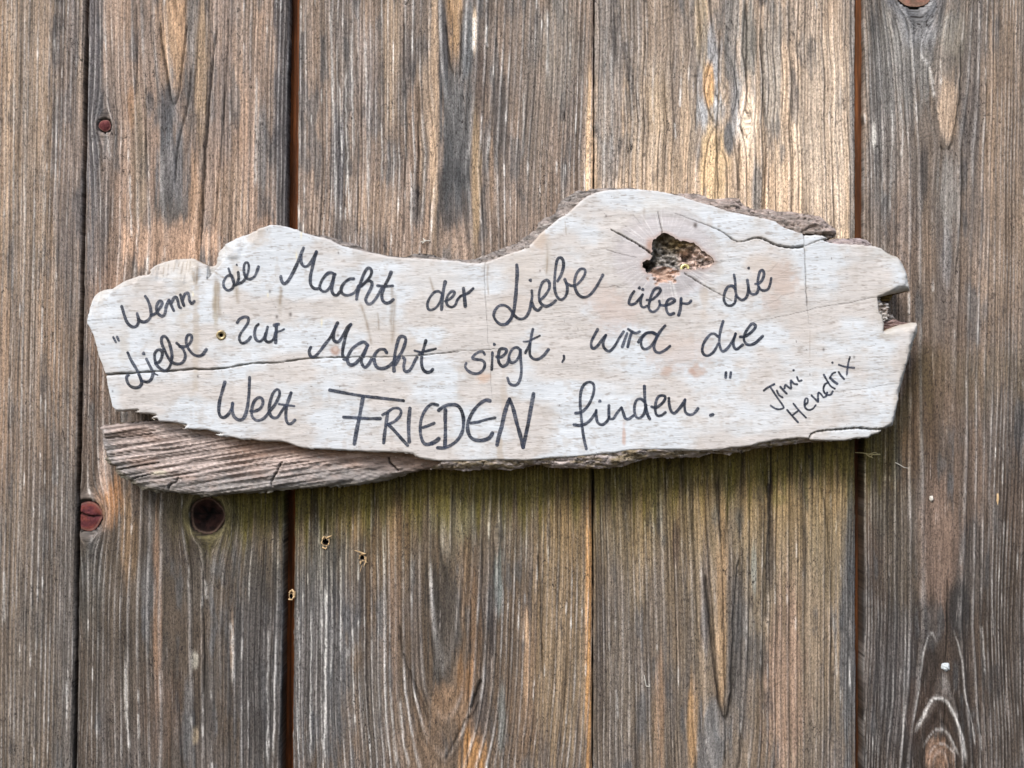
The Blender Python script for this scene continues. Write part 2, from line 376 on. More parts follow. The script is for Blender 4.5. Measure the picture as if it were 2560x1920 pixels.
# per plank: edges (x at y=0 / y=1920), heart centre x top/bottom, heart depth by y, pitch by r, base colour by y, darker low down for weathering and weaker light painted in
PLK = {
 1: dict(xl=(-420, -440), xr=(211, 181), xc=(-260, -300), h=[(0, 5), (1920, 5)], pitch=[(0, 24), (150, 16), (300, 12), (420, 10.5), (470, 8)],
         base=[(0, (158, 138, 120)), (700, (160, 137, 117)), (1100, (140, 120, 104)), (1500, (120, 107, 96)), (1920, (112, 100, 88))], light=.85, dark=.5, knots=[]),
 2: dict(xl=(221, 189), xr=(723, 702), xc=(446, 440), h=[(0, 16), (235, 38), (600, 62), (1100, 30), (1500, 24), (1920, 16)], pitch=[(0, 26), (60, 26), (120, 20), (200, 12), (280, 9)],
         base=[(0, (158, 138, 124)), (600, (162, 138, 122)), (1000, (128, 108, 95)), (1400, (108, 97, 86)), (1920, (98, 88, 80))], light=.75, dark=.7,
         knots=[(262, 314, 17, 2.0), (217, 1290, 40, 1.5), (517, 1290, 46, 1.6)]),
 3: dict(xl=(747, 731), xr=(1484, 1480), xc=(1137, 1105), h=[(0, 14), (170, 27), (400, 56), (1000, 12), (1350, 12), (1720, 48), (1920, 92)], pitch=[(0, 26), (60, 22), (120, 18), (200, 15), (260, 12), (400, 11)],
         base=[(0, (150, 134, 122)), (600, (158, 138, 124)), (1000, (134, 114, 92)), (1400, (128, 110, 92)), (1920, (124, 106, 90))], light=1.0, dark=.65,
         knots=[(1243, 1338, 7, 4.0)]),
 4: dict(xl=(1487.5, 1483.5), xr=(2138, 2140), xc=(1800, 1806), h=[(0, 34), (120, 44), (213, 12), (310, 44), (420, 14), (600, 8), (1150, 10), (1800, 46), (1920, 62)], pitch=[(0, 24), (60, 22), (150, 17), (250, 15), (340, 12)],
         base=[(0, (182, 163, 146)), (500, (206, 183, 158)), (1000, (162, 141, 108)), (1400, (154, 136, 112)), (1920, (136, 121, 106))], light=.55, dark=.95,
         knots=[(1868, 300, 9, 3.0)]),
 5: dict(xl=(2161, 2161), xr=(2960, 2960), xc=(2362, 2350), h=[(0, 24), (200, 28), (370, 44), (700, 44), (1300, 60), (1560, 66), (1740, 52), (1815, 37), (1860, 26), (1895, 15), (1925, 5), (2300, 60)], pitch=[(0, 13), (40, 14), (60, 20), (120, 18), (160, 9), (220, 7), (500, 7)],
         base=[(0, (144, 132, 122)), (700, (148, 130, 116)), (1100, (112, 96, 84)), (1500, (90, 79, 72)), (1920, (80, 69, 62))], light=.7, dark=.7,
         knots=[(2285, -34, 56, 1.5)]),
}
HOLES = [(814, 1354, 7.5, 3), (906, 1394, 6.0, 3)]
WCRACK = {
 2: [("S 478,160 472,250 452,330 441,400 437,470", 2.2, .8), ("S 545,60 533,140 520,300 512,420 505,560 497,640", 2.6, .8), ("S 573,20 566,180 556,330 545,480 535,600", 2.0, .6),
     ("S 400,40 404,110 416,180 426,240 436,262 446,240 452,190 462,110 470,40", 2.4, .75), ("S 366,200 366,330 372,480 378,600", 1.8, .5), ("S 342,0 343,150 338,260", 1.8, .5),
     ("S 489,1325 494,1370 500,1400 508,1440 507,1520 512,1640 508,1760", 1.4, .8), ("S 226,1290 236,1284 254,1283", 2.5, 0)],
 3: [("S 1177,1480 1176,1620 1171,1760 1168,1925", 1.5, .9), ("S 1345,1380 1352,1480 1353,1560 1358,1700", 2.4, .6), ("S 1198,1750 1180,1790 1163,1800 1140,1850 1110,1905", 2.5, .7), ("S 1205,1700 1190,1740 1176,1775", 5, .35),
     ("S 893,120 894,260 896,420 893,600", 2.2, .7), ("S 1010,40 1012,180 1014,240 1016,330 1012,500 1010,600", 2.6, .7), ("S 1115,60 1120,110 1126,160 1136,188", 2.2, .7), ("S 1154,20 1153,90 1152,150 1150,195", 2.2, .7), ("S 1046,200 1047,330 1045,560", 2.6, .7),
     ("S 1000,1560 1010,1640 1050,1740 1075,1810", 2.8, .5), ("S 812,1300 813,1335", 2.5, .9), ("S 1205,1340 1208,1420 1204,1500 1210,1600 1200,1700", 1.6, .5)],
 4: [("S 1800,60 1799,130 1797,230 1794,300 1792,350 1795,430 1796,500 1797,560", 1.7, .95), ("S 1866,0 1867,120 1866,200 1869,262 1878,285 1880,300", 2.0, .8), ("S 1905,60 1906,150 1908,240 1914,300 1916,400 1908,540", 2.2, .7),
     ("S 1842,100 1838,180 1846,250 1850,262", 1.6, .6), ("S 1863,272 1870,284 1876,294", 2.6, 1), ("S 1855,322 1860,332 1868,344", 2.4, 1), ("S 1852,352 1849,380 1848,480", 2.4, .7),
     ("S 1796,1170 1799,1290 1805,1400 1810,1600 1812,1800 1814,1925", 1.8, .95), ("S 1762,1420 1776,1560 1790,1700 1802,1770 1814,1800 1826,1760 1832,1640 1838,1500 1850,1380", 3.6, .75), ("S 1922,1200 1924,1300 1918,1420 1916,1560", 4, .6),
     ("S 1730,1260 1737,1400 1742,1530 1752,1640", 2, .5), ("S 1858,1360 1856,1500 1854,1700 1850,1900", 2.0, .5), ("S 2050,1200 2070,1320 2078,1500 2080,1700 2076,1900", 2.2, .5), ("S 1740,270 1742,330", 2.4, .5)],
 5: [("S 2404,100 2402,200 2398,260 2384,340 2377,366 2370,374 2354,372 2347,350", 2.2, .85), ("S 2405,360 2404,500 2398,600 2388,700", 1.8, .7), ("S 2465,100 2466,260 2470,420", 1.8, .6),
     ("S 2370,1440 2368,1560 2365,1650", 1.8, .9), ("S 2362,1740 2360,1850", 1.4, .7), ("S 2320,160 2326,260 2330,400", 2, .5), ("S 2450,1300 2452,1500 2458,1700 2470,1900", 1.6, .6),
     ("S 2250,0 2262,12 2285,17 2308,12 2320,2", 3, 1)],
}
WLINE = {
 5: [("S 2281,1840 2309,1790 2329,1753 2342,1744 2364,1751 2379,1773 2396,1816 2409,1864 2414,1920", 3.6, .85), ("S 2305,1872 2327,1836 2344,1823 2362,1827 2381,1853 2400,1896", 2.6, .5), ("S 2320,1890 2335,1868 2353,1860 2370,1866 2387,1885", 2.2, .45),
     ("S 2279,1820 2294,1744 2305,1651 2316,1603 2331,1582 2344,1612", 2.4, .5), ("S 2381,1566 2392,1603 2403,1653 2413,1744 2429,1799 2440,1880", 2.2, .5), ("S 2456,1560 2460,1640 2463,1690", 2.0, .6), ("S 2445,1790 2450,1830 2456,1880", 2, .5),
     ("S 2478,1420 2481,1500 2486,1600", 1.6, .4), ("S 2265,1500 2262,1640 2258,1800 2252,1920", 2.4, .35), ("S 2300,130 2322,170 2330,215 2334,250", 4.5, .55), ("S 2272,90 2282,140 2285,200", 5, .4), ("S 2250,250 2256,330 2252,400", 3, .5), ("S 2226,240 2230,330 2228,420 2222,560", 3, .4), ("S 2207,300 2206,420 2203,520", 3, .35)],
 3: [("S 746,1500 748,1700 747,1920", 1.8, .6), ("S 776,1500 777,1650 776,1920", 2, .6), ("S 799,1300 801,1500 800,1640", 2, .45), ("S 814,1450 815,1600 813,1750 812,1920", 3, .85), ("S 828,1400 830,1560 829,1700", 2, .5), ("S 851,1380 851,1520 850,1640", 2, .5), ("S 869,1620 870,1640", 3.2, .9), ("S 883,1560 884,1700 886,1780", 2.4, .55),
     ("S 961,1200 964,1400 964,1640 968,1900", 2.2, .45), ("S 1000,1740 1010,1850 1024,1920", 3, .5), ("S 975,1720 985,1850 990,1920", 3, .45),
     ("S 824,0 828,80 832,200 838,400 840,560", 3, .55), ("S 864,150 865,260 869,420 874,560", 2, .8), ("S 848,200 853,330 856,420", 1.6, .7), ("S 878,60 880,200 886,400", 3, .45), ("S 914,80 916,220 920,400 920,540", 3, .6), ("S 955,300 956,460", 2, .6), ("S 1027,420 1028,500 1027,590", 2, .8), ("S 1187,40 1185,90 1182,130", 6, .9),
     ("S 1217,60 1216,100 1219,120", 3, .7), ("S 1368,20 1370,120 1369,200", 4, .4), ("S 1310,220 1308,400", 3, .35), ("S 1410,400 1408,460 1414,600", 3.5, .4)],
 2: [("S 690,1580 688,1700 684,1900", 2.2, .6), ("S 672,1560 670,1700 668,1920", 1.8, .5), ("S 579,1550 582,1640 583,1710", 4, .65), ("S 512,1450 516,1500", 4, .5), ("S 314,1650 318,1760 322,1880", 3, .6), ("S 325,430 326,520 330,600", 2.4, .7), ("S 640,180 641,300 638,480", 3, .5), ("S 690,0 692,20", 3, .8), ("S 264,320 272,370 276,400", 3, .35)],
 1: [("S 12,1420 11,1560", 3, .5), ("S 168,1700 166,1800", 2.4, .5), ("S 110,250 108,600 104,900", 2, .3), ("S 64,0 62,400 56,900 50,1500", 2, .3), ("S 36,0 34,500 26,1200", 2, .3), ("S 86,300 84,900 78,1600", 2, .3), ("S 140,0 138,700 128,1500", 1.8, .25)],
 4: [("S 1700,220 1699,270", 2.6, .95), ("S 1688,305 1687,350", 2.2, .6), ("S 1512,60 1510,300 1508,560", 4, .35), ("S 1528,100 1530,300 1526,420", 4, .4), ("S 2040,0 2044,20", 3, .6), ("S 2122,1640 2124,1720", 2.4, .7), ("S 1540,1720 1546,1800", 3, .4), ("S 2080,1500 2092,1700", 2.4, .3)],
}
def sign_bottom(x):          # lower edge of the sign, by x
    return np.interp(x, [180, 250, 300, 350, 420, 520, 640, 760, 900, 1000, 1100, 1300, 1500, 1600, 1700, 1900, 2080, 2230, 2300],
                     [940, 1120, 1180, 1215, 1232, 1240, 1232, 1222, 1215, 1190, 1178, 1175, 1175, 1165, 1148, 1138, 1106, 1080, 900])

wall = empty("plank_wall", "weathered wall of wide vertical grey and tan planks behind the sign", "wall")

def plank_fields(k, x, y):
    """colour (albedo) and relief in metres of plank k at photo pixels x, y"""
    p = PLK[k]
    sd = k * 101
    yy = y
    xc = np.interp(yy, [0, 1920], p['xc'])
    # grain flows round the knots
    xs = x.copy()
    for (kx, ky, kr, e) in p['knots']:
        dx = x - kx; dy = (yy - ky) / e
        d2 = dx * dx + dy * dy
        kk = (kr * 0.9) ** 2
        xs = xs - dx * np.clip(kk / (d2 + 1e-6), 0, 0.96)
    wk = .35 if k == 1 else 1.0
    xs = xs + (fbm(x / 150, yy / 800, sd + 1, 3) - .5) * 24 * wk + (fbm(x / 34, yy / 260, sd + 2, 3) - .5) * 4.5 * wk
    h = np.interp(yy + (fbm(x / 60, yy / 200, sd + 3, 2) - .5) * 60, [a for a, b in p['h']], [b for a, b in p['h']])
    r = np.sqrt((xs - xc) ** 2 + h * h)
    rr = np.arange(0, 1000, 1.0)
    pit = np.interp(rr, [a for a, b in p['pitch']], [b for a, b in p['pitch']])
    pit = pit * (0.72 + 0.62 * vn(rr / 37.0, rr * 0 + .5, sd + 4))
    cum = np.concatenate([[0], np.cumsum(1 / pit)[:-1]])
    ring = np.interp(r, rr, cum)
    n = np.floor(ring); t = ring - n
    side = (xs > xc).astype(float) * 77
    rnd = _hash(n, side, sd + 5); rnd2 = _hash(n, side, sd + 6); rnd3 = _hash(n, side, sd + 7)
    pl = np.interp(r, rr, pit)
    # base colour
    bt = p['base']
    base = np.stack([np.interp(yy, [a for a, b in bt], [b[c] for a, b in bt]) for c in range(3)], -1)
    tone = fbm(x / 55, yy / 330, sd + 8, 4)
    c = lin(base)
    c = mixc(c, lin(GREY) * .95, ss(.5, .7, tone) * .55)
    c = mixc(c, lin(TAN) * lin(base) / lin((158, 138, 120)), ss(.5, .34, tone) * .55)
    blue = fbm(x / 28, yy / 130, sd + 9, 4)
    c = mixc(c, lin(BLUE) * .85, ss(.60, .76, blue) * .6)
    orange = fbm(x / 40 + 9, yy / 300, sd + 10, 3)
    c = mixc(c, c * np.array([1.10, 1.0, .86]), ss(.52, .70, orange) * .45)
    # authored stains
    wob = (fbm(x / 14, yy / 55, sd + 11, 4) - .5) * .8 + (fbm(xs / 5.5, yy / 230, sd + 21, 3) - .5) * 1.1
    for (bx, by, rx, ry, bc, st) in BLOT[k]:
        m = (np.abs(x - bx) < rx * 2.2) & (np.abs(yy - by) < ry * 1.9)
        if not m.any(): continue
        d = np.hypot((x[m] - bx) / rx, (yy[m] - by) / ry) + wob[m] * 0.85 * min(1.0, .35 + rx / 40)
        a = (1 - ss(.62, 1.25, d)) * st
        c[m] = mixc(c[m], lin(bc), a)
    gq = ss(.25, .80, np.abs(xs - xc) / (r + 1e-6)) * .80 + .20
    if k == 5: gq = np.maximum(gq, .75 * ss(1500, 1740, yy))
    # each ring its own shade
    c = c * (1 + ((rnd - .5) * .38 * (.4 + .6 * gq))[..., None])
    c = mixc(c, c * np.array([1.06, 1.0, .93]), rnd2 * .7)
    # late-wood ridge: proud and pale; a sunk dark line beside it, with the ridge's shadow painted in
    along = fbm(x / 30, yy / 85, sd + 12, 3)
    sg = np.maximum(.13, 1.5 / pl)
    ridge = np.exp(-((t - .5) / sg) ** 2) * gq
    lw = (.35 + .65 * ss(.32, .68, along)) * (.25 + .75 * rnd3) * p['light']
    wide = np.clip(14 / pl, .5, 1.1)
    c = mixc(c, lin(PALE) * (.72 + .42 * along[..., None]), ridge * lw * .85)
    spark = ss(.72, .84, fbm(x / 12, yy / 60, sd + 13, 3)) * ridge
    c = mixc(c, lin((236, 230, 224)), spark * .8 * p['light'])
    dk = np.exp(-((t - .5 - 1.9 * sg * .9) / np.maximum(.055 + .03 * rnd, 1.2 / pl)) ** 2) * (.35 + .65 * gq)
    c = mixc(c, c * .36, np.clip(dk * p['dark'] * (.35 + 1.0 * rnd2) * (.6 + .8 * fbm(x / 50, yy / 200, sd + 14, 3)), 0, 1))
    c = c * (1 - .12 * np.exp(-((t - .15) / .2) ** 2)[..., None])
    # sooty spots
    soot = fbm(x / 12, yy / 60, sd + 15, 4)
    c = mixc(c, lin((84, 80, 80)), ss(.60, .80, soot) * ss(.48, .7, blue) * .55)
    amp = 0.00042 * np.clip(pl / 16, .45, 1.25)
    z = amp * (ridge * (.5 + .7 * rnd3) - dk * .9 + .35 * np.sin(t * math.pi)) + (fbm(x / 50, yy / 300, sd + 16, 3) - .5) * .0016
    for s, wd, st in WLINE.get(k, []):
        pts = smooth_line(T(s), 14)
        x0, y0 = pts.min(0) - 16; x1, y1 = pts.max(0) + 16
        m = (x > x0) & (x < x1) & (yy > y0) & (yy < y1)
        if not m.any(): continue
        d, par, _, _ = poly_dist(x[m] + (fbm(yy[m] / 26, x[m] * 0 + wd, sd + 25, 3) - .5) * 5, yy[m], pts)
        ww = wd * (.45 + .9 * fbm(par * 9, par * 0 + st, sd + 26, 3))
        a = np.exp(-(d / np.maximum(ww, 1.3)) ** 2) * ss(0, .12, par) * ss(1, .88, par) * (.5 + .8 * fbm(x[m] / 4, yy[m] / 16, sd + 27, 3))
        c[m] = mixc(c[m], lin((226, 221, 216)), np.clip(a * st, 0, .9))
        z[m] = z[m] + a * .0004 * st
    # cracks
    for s, wd, st in WCRACK.get(k, []):
        pts = smooth_line(T(s), 12)
        x0, y0 = pts.min(0) - 14; x1, y1 = pts.max(0) + 14
        m = (x > x0) & (x < x1) & (yy > y0) & (yy < y1)
        if not m.any(): continue
        xm = x[m] + (vn(yy[m] / 11, x[m] * 0, sd + 17) - .5) * 2.4
        d, par, _, _ = poly_dist(xm, yy[m], pts)
        ww = wd * (.6 + .7 * vn(par * 23, par * 0, sd + 18)) * ss(0, .06, par) * ss(1, .94, par)
        a = np.exp(-(d / np.maximum(ww, .6)) ** 2) * np.clip(ww / wd * 1.5, 0, 1)
        c[m] = mixc(c[m], c[m] * .16, a * st)
        z[m] = z[m] - a * .0012 * (wd / 2)
    lum = c.mean(-1, keepdims=True)
    c = lum + (c - lum) * (.86 if k != 4 else .86)
    mid = np.interp(yy, [0, 900, 1920], [.27, .25, .19])[..., None] * (1.12 if k == 4 else 1.0)
    c = c * np.power(np.maximum(lum, .004) / mid, .26) * np.interp(yy, [0, 900, 1100, 1920], [1.10, 1.08, 1.02, 1.0])[..., None]
    c = c * np.array([.985, 1.0, 1.0])
    # algae where the sign keeps the wall damp, plus its brown shadow painted in
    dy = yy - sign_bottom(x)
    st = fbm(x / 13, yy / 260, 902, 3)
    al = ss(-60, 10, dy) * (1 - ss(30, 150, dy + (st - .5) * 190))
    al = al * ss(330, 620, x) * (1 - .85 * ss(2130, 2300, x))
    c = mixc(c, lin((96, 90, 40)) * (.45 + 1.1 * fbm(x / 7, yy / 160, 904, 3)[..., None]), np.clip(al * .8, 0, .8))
    br = ss(-60, 0, dy) * (1 - ss(60, 330, dy)) * ss(400, 800, x) * (1 - ss(2200, 2400, x))
    c = mixc(c, c * np.array([1.0, .93, .68]), br * .8)
    c = c * (1 - (.6 * ss(.55, .72, st) * ss(-40, 0, dy) * (1 - ss(40, 230, dy)) * ss(500, 760, x) * (1 - ss(2180, 2300, x)))[..., None])
    # knots: dark seam and sunken bed
    for (kx, ky, kr, e) in p['knots']:
        d = np.hypot(x - kx, yy - ky)
        seam = np.exp(-((d - kr) / (kr * .13 + 1.5)) ** 2)
        if kr > 12 and k != 4:
            c = mixc(c, c * .42, seam * .75)
            halo = np.exp(-((d - kr * 1.3) / (kr * .25)) ** 2)
            c = mixc(c, lin((178, 164, 156)) if k != 5 else lin((165, 168, 176)), halo * (.35 if ky < 1289 or kx < 300 else .12))
            if kr == 46: c = mixc(c, lin((150, 140, 96)), np.exp(-((d - kr * 1.22) / (kr * .16)) ** 2) * .55)
            rings = .5 + .5 * np.sin(d / 2.3 + wob * 3)
            near = np.exp(-((d - kr * 1.35) / (kr * .4)) ** 2)
            c = c * (1 - .28 * (rings * near)[..., None])
            z = z + .0009 * np.exp(-((d - kr * 1.25) / (kr * .45)) ** 2) - .0010 * seam
            z = np.where(d < kr * .96, z - .0075, z)
    grain = np.stack([(r + side * 0) * S + np.tanh((xs - xc) / 30) * .004, xs * S, -yy * S], -1)
    grain[..., 2] += sd
    grain = (grain, gq)
    return c, z, grain

def build_plank(k):
    p = PLK[k]
    ys = np.concatenate([np.arange(-260, 0, 20), np.arange(0, 1920, 6.0), np.arange(1920, 2190, 20)])
    L = p['xr'][0] - p['xl'][0]
    def insidecols(a, b, st): return np.arange(a, b, st)
    xl, xr = p['xl'][0], p['xr'][0]
    if k == 1: cols = np.concatenate([np.arange(xl, -40, 14.0), np.arange(-40, xr, 2.1), [xr]])
    elif k == 5: cols = np.concatenate([np.arange(xl, 2600, 2.1), np.arange(2600, xr, 14.0), [xr]])
    else: cols = np.concatenate([np.arange(xl, xr - 1, 2.1), [xr]])
    u = (cols - xl) / (xr - xl)
    X = np.empty((len(ys), len(u))); Y = np.repeat(ys[:, None], len(u), 1)
    a = np.interp(ys, [0, 1920], p['xl']); b = np.interp(ys, [0, 1920], p['xr'])
    a = a + (ys - np.clip(ys, 0, 1920)) * (p['xl'][1] - p['xl'][0]) / 1920; b = b + (ys - np.clip(ys, 0, 1920)) * (p['xr'][1] - p['xr'][0]) / 1920
    X = a[:, None] + u[None, :] * (b - a)[:, None]
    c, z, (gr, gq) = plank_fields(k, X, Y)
    # eased edges
    el = X - a[:, None]; er = b[:, None] - X
    e = np.minimum(el, er)
    z = z - .0016 * np.clip(1 - e / 7.0, 0, 1) ** 2
    # uneven nibbled edge
    wobx = (fbm(ys / 26, ys * 0, k * 7, 4, .65) - .5) * 4.0
    X[:, 0] += wobx; X[:, -1] += (fbm(ys / 26, ys * 0 + 5, k * 7, 4, .65) - .5) * 4.0
    # outer skirt: the plank's thickness
    ny, nx = X.shape
    Xf = np.concatenate([X[:, :1], X[:, :1], X, X[:, -1:], X[:, -1:]], 1)
    Yf = np.concatenate([Y[:, :1], Y[:, :1], Y, Y[:, -1:], Y[:, -1:]], 1)
    zf = np.concatenate([z[:, :1] * 0 - .019, z[:, :1] - .0016, z, z[:, -1:] - .0016, z[:, -1:] * 0 - .019], 1)
    edgec = lin((120, 88, 62)) * (0.7 + .6 * fbm(Yf[:, :1] / 60, Xf[:, :1], 5, 2))[..., None]
    cf = np.concatenate([edgec, c[:, :1] * .9, c, c[:, -1:] * .9, edgec], 1)
    gq = np.concatenate([gq[:, :1], gq[:, :1], gq, gq[:, -1:], gq[:, -1:]], 1)
    gr = np.concatenate([gr[:, :1], gr[:, :1], gr, gr[:, -1:], gr[:, -1:]], 1)
    V = pos(Xf, Yf, zf, 0).reshape(-1, 3)
    NX = nx + 4
    idx = np.arange(ny * NX).reshape(ny, NX)
    F = np.stack([idx[:-1, :-1], idx[1:, :-1], idx[1:, 1:], idx[:-1, 1:]], -1)
    cx = (Xf[:-1, :-1] + Xf[1:, 1:]) / 2; cy = (Yf[:-1, :-1] + Yf[1:, 1:]) / 2
    keep = np.ones(cx.shape, bool)
    for hx, hy, hr, hk in HOLES:
        if hk == k: keep &= np.hypot(cx - hx, cy - hy) > hr
    F = F[keep]
    ga = gq.reshape(-1)
    o = make_mesh("wall_plank", V, F.reshape(-1, 4), cf.reshape(-1, 3), M_WALL, wall, grain=gr.reshape(-1, 3))
    at = o.data.attributes.new("Straight", 'FLOAT', 'POINT'); at.data.foreach_set("value", ga.astype(np.float32))
    return o

planks = {k: build_plank(k) for k in (1, 2, 3, 4, 5)}

# tongues seen in the joints, fresher brown wood
def tongue(k, xa, xb, dep, c1, c2):
    ys = np.arange(-260, 2190, 12.0)
    us = np.linspace(0, 1, 14)
    a = np.interp(ys, [0, 1920], xa); b = np.interp(ys, [0, 1920], xb)
    X = a[:, None] + us[None] * (b - a)[:, None]; Y = np.repeat(ys[:, None], len(us), 1)
    z = dep - .0015 * (2 * us[None] - 1) ** 2 + (fbm(X / 4, Y / 200, k, 2) - .5) * .0006 - .006 * ss(850, 1200, Y)
    n = fbm(X / 5, Y / 260, k + 50, 3)
    c = lin(c1) + (lin(c2) - lin(c1)) * ss(.3, .7, n)[..., None]
    c = c * (.7 + .55 * fbm(X / 2.2, Y / 90, k + 60, 2))[..., None]
    idx = np.arange(X.size).reshape(X.shape)
    F = np.stack([idx[:-1, :-1], idx[1:, :-1], idx[1:, 1:], idx[:-1, 1:]], -1).reshape(-1, 4)
    return make_mesh("tongue", pos(X, Y, z, 0).reshape(-1, 3), F, c.reshape(-1, 3), M_TONGUE, planks[k])
tongue(2, (200, 168), (236, 204), -.0125, (62, 38, 26), (80, 50, 36))
tongue(3, (712, 690), (762, 746), -.0075, (78, 44, 22), (140, 80, 40))
tongue(4, (1474, 1470), (1500, 1496), -.009, (70, 48, 36), (90, 62, 44))
tongue(5, (2126, 2128), (2176, 2176), -.0055, (78, 46, 26), (130, 80, 46))

# knots set in the planks
def knot(k, kx, ky, rx, ry, dep, col, col2, dome, cracks=(), clipx=None):
    ns, nr = 40, 12
    V = [(kx, ky, 1.0)]; 
    P = [(kx, ky)]; rad = [0.0]
    for i in range(1, nr + 1):
        for j in range(ns):
            a = 2 * math.pi * j / ns
            q_ = i / nr * (1 + .04 * math.sin(3 * a + kx) + .03 * math.sin(5 * a + ky))
            px = kx + rx * q_ * math.cos(a); py = ky + ry * q_ * math.sin(a)
            if clipx is not None: px = max(px, clipx(py))
            P.append((px, py)); rad.append(i / nr)
    P = np.array(P); rad = np.array(rad)
    z = dep + dome * (1 - rad ** 2) + (fbm(P[:, 0] / 6, P[:, 1] / 6, int(kx), 3) - .5) * abs(dome) * .8
    n = fbm(P[:, 0] / 14, P[:, 1] / 9, int(ky), 3)
    c = lin(col) + (lin(col2) - lin(col)) * ss(.35, .65, n)[:, None]
    c = c * (1 - .22 * (.5 + .5 * np.sin(rad * 22)))[:, None]
    c = mixc(c, lin((190, 160, 140)), np.exp(-((rad - .92) / .05) ** 2) * .25)
    for s, wd in cracks:
        d, par, _, _ = poly_dist(P[:, 0], P[:, 1], T(s))
        a = np.exp(-(d / wd) ** 2)
        c = mixc(c, c * .05, a); z = z - a * .0016
    F = []
    for j in range(ns): F.append((0, 1 + (j + 1) % ns, 1 + j))
    for i in range(nr - 1):
        for j in range(ns):
            a = 1 + i * ns + j; b = 1 + i * ns + (j + 1) % ns
            F.append((a, b, b + ns, a + ns))
    return make_mesh("knot", pos(P[:, 0], P[:, 1], z, 0), F, c, M_KNOT, planks[k])
knot(2, 262, 314, 15.5, 14.5, -.0002, (100, 52, 54), (128, 74, 74), .0008)
knot(2, 217, 1290, 38, 37, -.0012, (124, 66, 60), (104, 56, 60), .0010, [("S 196,1281 214,1288 232,1292 254,1288", 2.6)], clipx=lambda py: 221 - 32 * py / 1920 + 1.5)
knot(2, 517, 1290, 44, 47, -.0012, (30, 18, 16), (58, 36, 32), -.0022, [("S 478,1285 505,1287 520,1284 552,1286", 1.8), ("S 505,1270 520,1290 528,1276 512,1300", 7)])
knot(3, 1243, 1338, 6, 7, .0002, (60, 44, 38), (96, 74, 60), -.0006)
knot(5, 2285, -34, 52, 50, -.0006, (160, 118, 102), (128, 104, 90), .0006)

# drilled holes with torn rims
def cup(k, hx, hy, r, name="drill_hole", rim_only=False):
    ns = 24; prof = [(r * 1.35, .0001), (r * 1.1, .0006), (r * .95, 0.0), (r * .9, -.006), (0.01, -.016)]
    P = []; D = []
    for rr, dd in prof:
        for j in range(ns):
            a = 2 * math.pi * j / ns
            q_ = rr * (1 + .10 * math.sin(4 * a + hx) + .06 * math.sin(7 * a))
            P.append((hx + q_ * math.cos(a), hy + q_ * math.sin(a))); D.append(dd)
    F = []
    for i in range(len(prof) - 1):
        for j in range(ns):
            a = i * ns + j; b = i * ns + (j + 1) % ns
            F.append((a, b, b + ns, a + ns))
    P = np.array(P)
    o = make_mesh(name, pos(P[:, 0], P[:, 1], np.array(D), 0), F, None, M_HOLE, planks[k])
    o.data.materials.append(M_SPLN)
    for f in o.data.polygons:
        if f.index < ns: f.material_index = 1
    return o
def splinters(k, items, name="splinter"):
    """items: base x,y -> tip x,y, width px, base dep, tip dep, all one torn rim"""
    V = []; F = []
    for (x0, y0, x1, y1, wd, d0, d1) in items:
        dx, dy = x1 - x0, y1 - y0; L = math.hypot(dx, dy) + 1e-6
        nx, ny = -dy / L, dx / L
        sec = [(0, 1.0), (.35, .9), (.7, .65), (1, .12)]
        b = len(V)
        for t, wf in sec:
            cx = x0 + dx * t; cy = y0 + dy * t; dd = d0 + (d1 - d0) * t
            hw = wd * wf / 2
            V += [tuple(pos(cx + nx * hw, cy + ny * hw, dd, 0)), tuple(pos(cx, cy, dd + hw * S * 1.3, 0)),
                  tuple(pos(cx - nx * hw, cy - ny * hw, dd, 0)), tuple(pos(cx, cy, dd - hw * S, 0))]
        for i in range(3):
            for j in range(4):
                a = b + i * 4 + j; c_ = b + i * 4 + (j + 1) % 4
                F.append((a, c_, c_ + 4, a + 4))
        F.append((b, b + 1, b + 2, b + 3)); e = b + 12; F.append((e + 3, e + 2, e + 1, e))
    return make_mesh(name, V, F, None, M_SPLN, planks[k] if k else None, smooth=False)
cup(3, 814, 1354, 8); cup(3, 906, 1394, 6.5)
def rim(hx, hy, r, seed, extra):
    rd = random.Random(seed); it = []
    for j in range(13):
        a = j / 13 * 6.283 + rd.uniform(-.3, .3)
        if rd.random() < .25: continue
        r0 = r * rd.uniform(.85, 1.05); L = rd.uniform(2, 5.5)
        ta = a + rd.uniform(-.5, .5)
        it.append((hx + r0 * math.cos(a), hy + r0 * math.sin(a), hx + (r0) * math.cos(a) + L * math.cos(ta), hy + r0 * math.sin(a) + L * math.sin(ta), rd.uniform(2.5, 4.5), .0002, rd.uniform(.0004, .0018)))
    return it + extra
splinters(3, rim(814, 1354, 8.5, 1, [(818, 1344, 832, 1337, 5, .0008, .003), (808, 1347, 812, 1339, 7, .0006, .0012), (806, 1368, 816, 1372, 5, .0006, .001), (818, 1367, 814, 1374, 4, .0006, .001)]), "splinter_rim")
splinters(3, rim(906, 1394, 6.5, 2, [(912, 1384, 888, 1373, 4.5, .001, .0035), (903, 1384, 916, 1383, 6, .001, .0018), (914, 1392, 917, 1401, 6, .001, .0016), (903, 1402, 902, 1410, 6, .001, .0014),
                                      (912, 1400, 920, 1406, 3, .001, .002), (916, 1402, 910, 1416, 3, .001, .002), (905, 1412, 900, 1432, 2, .0004, .0008)]), "splinter_rim")
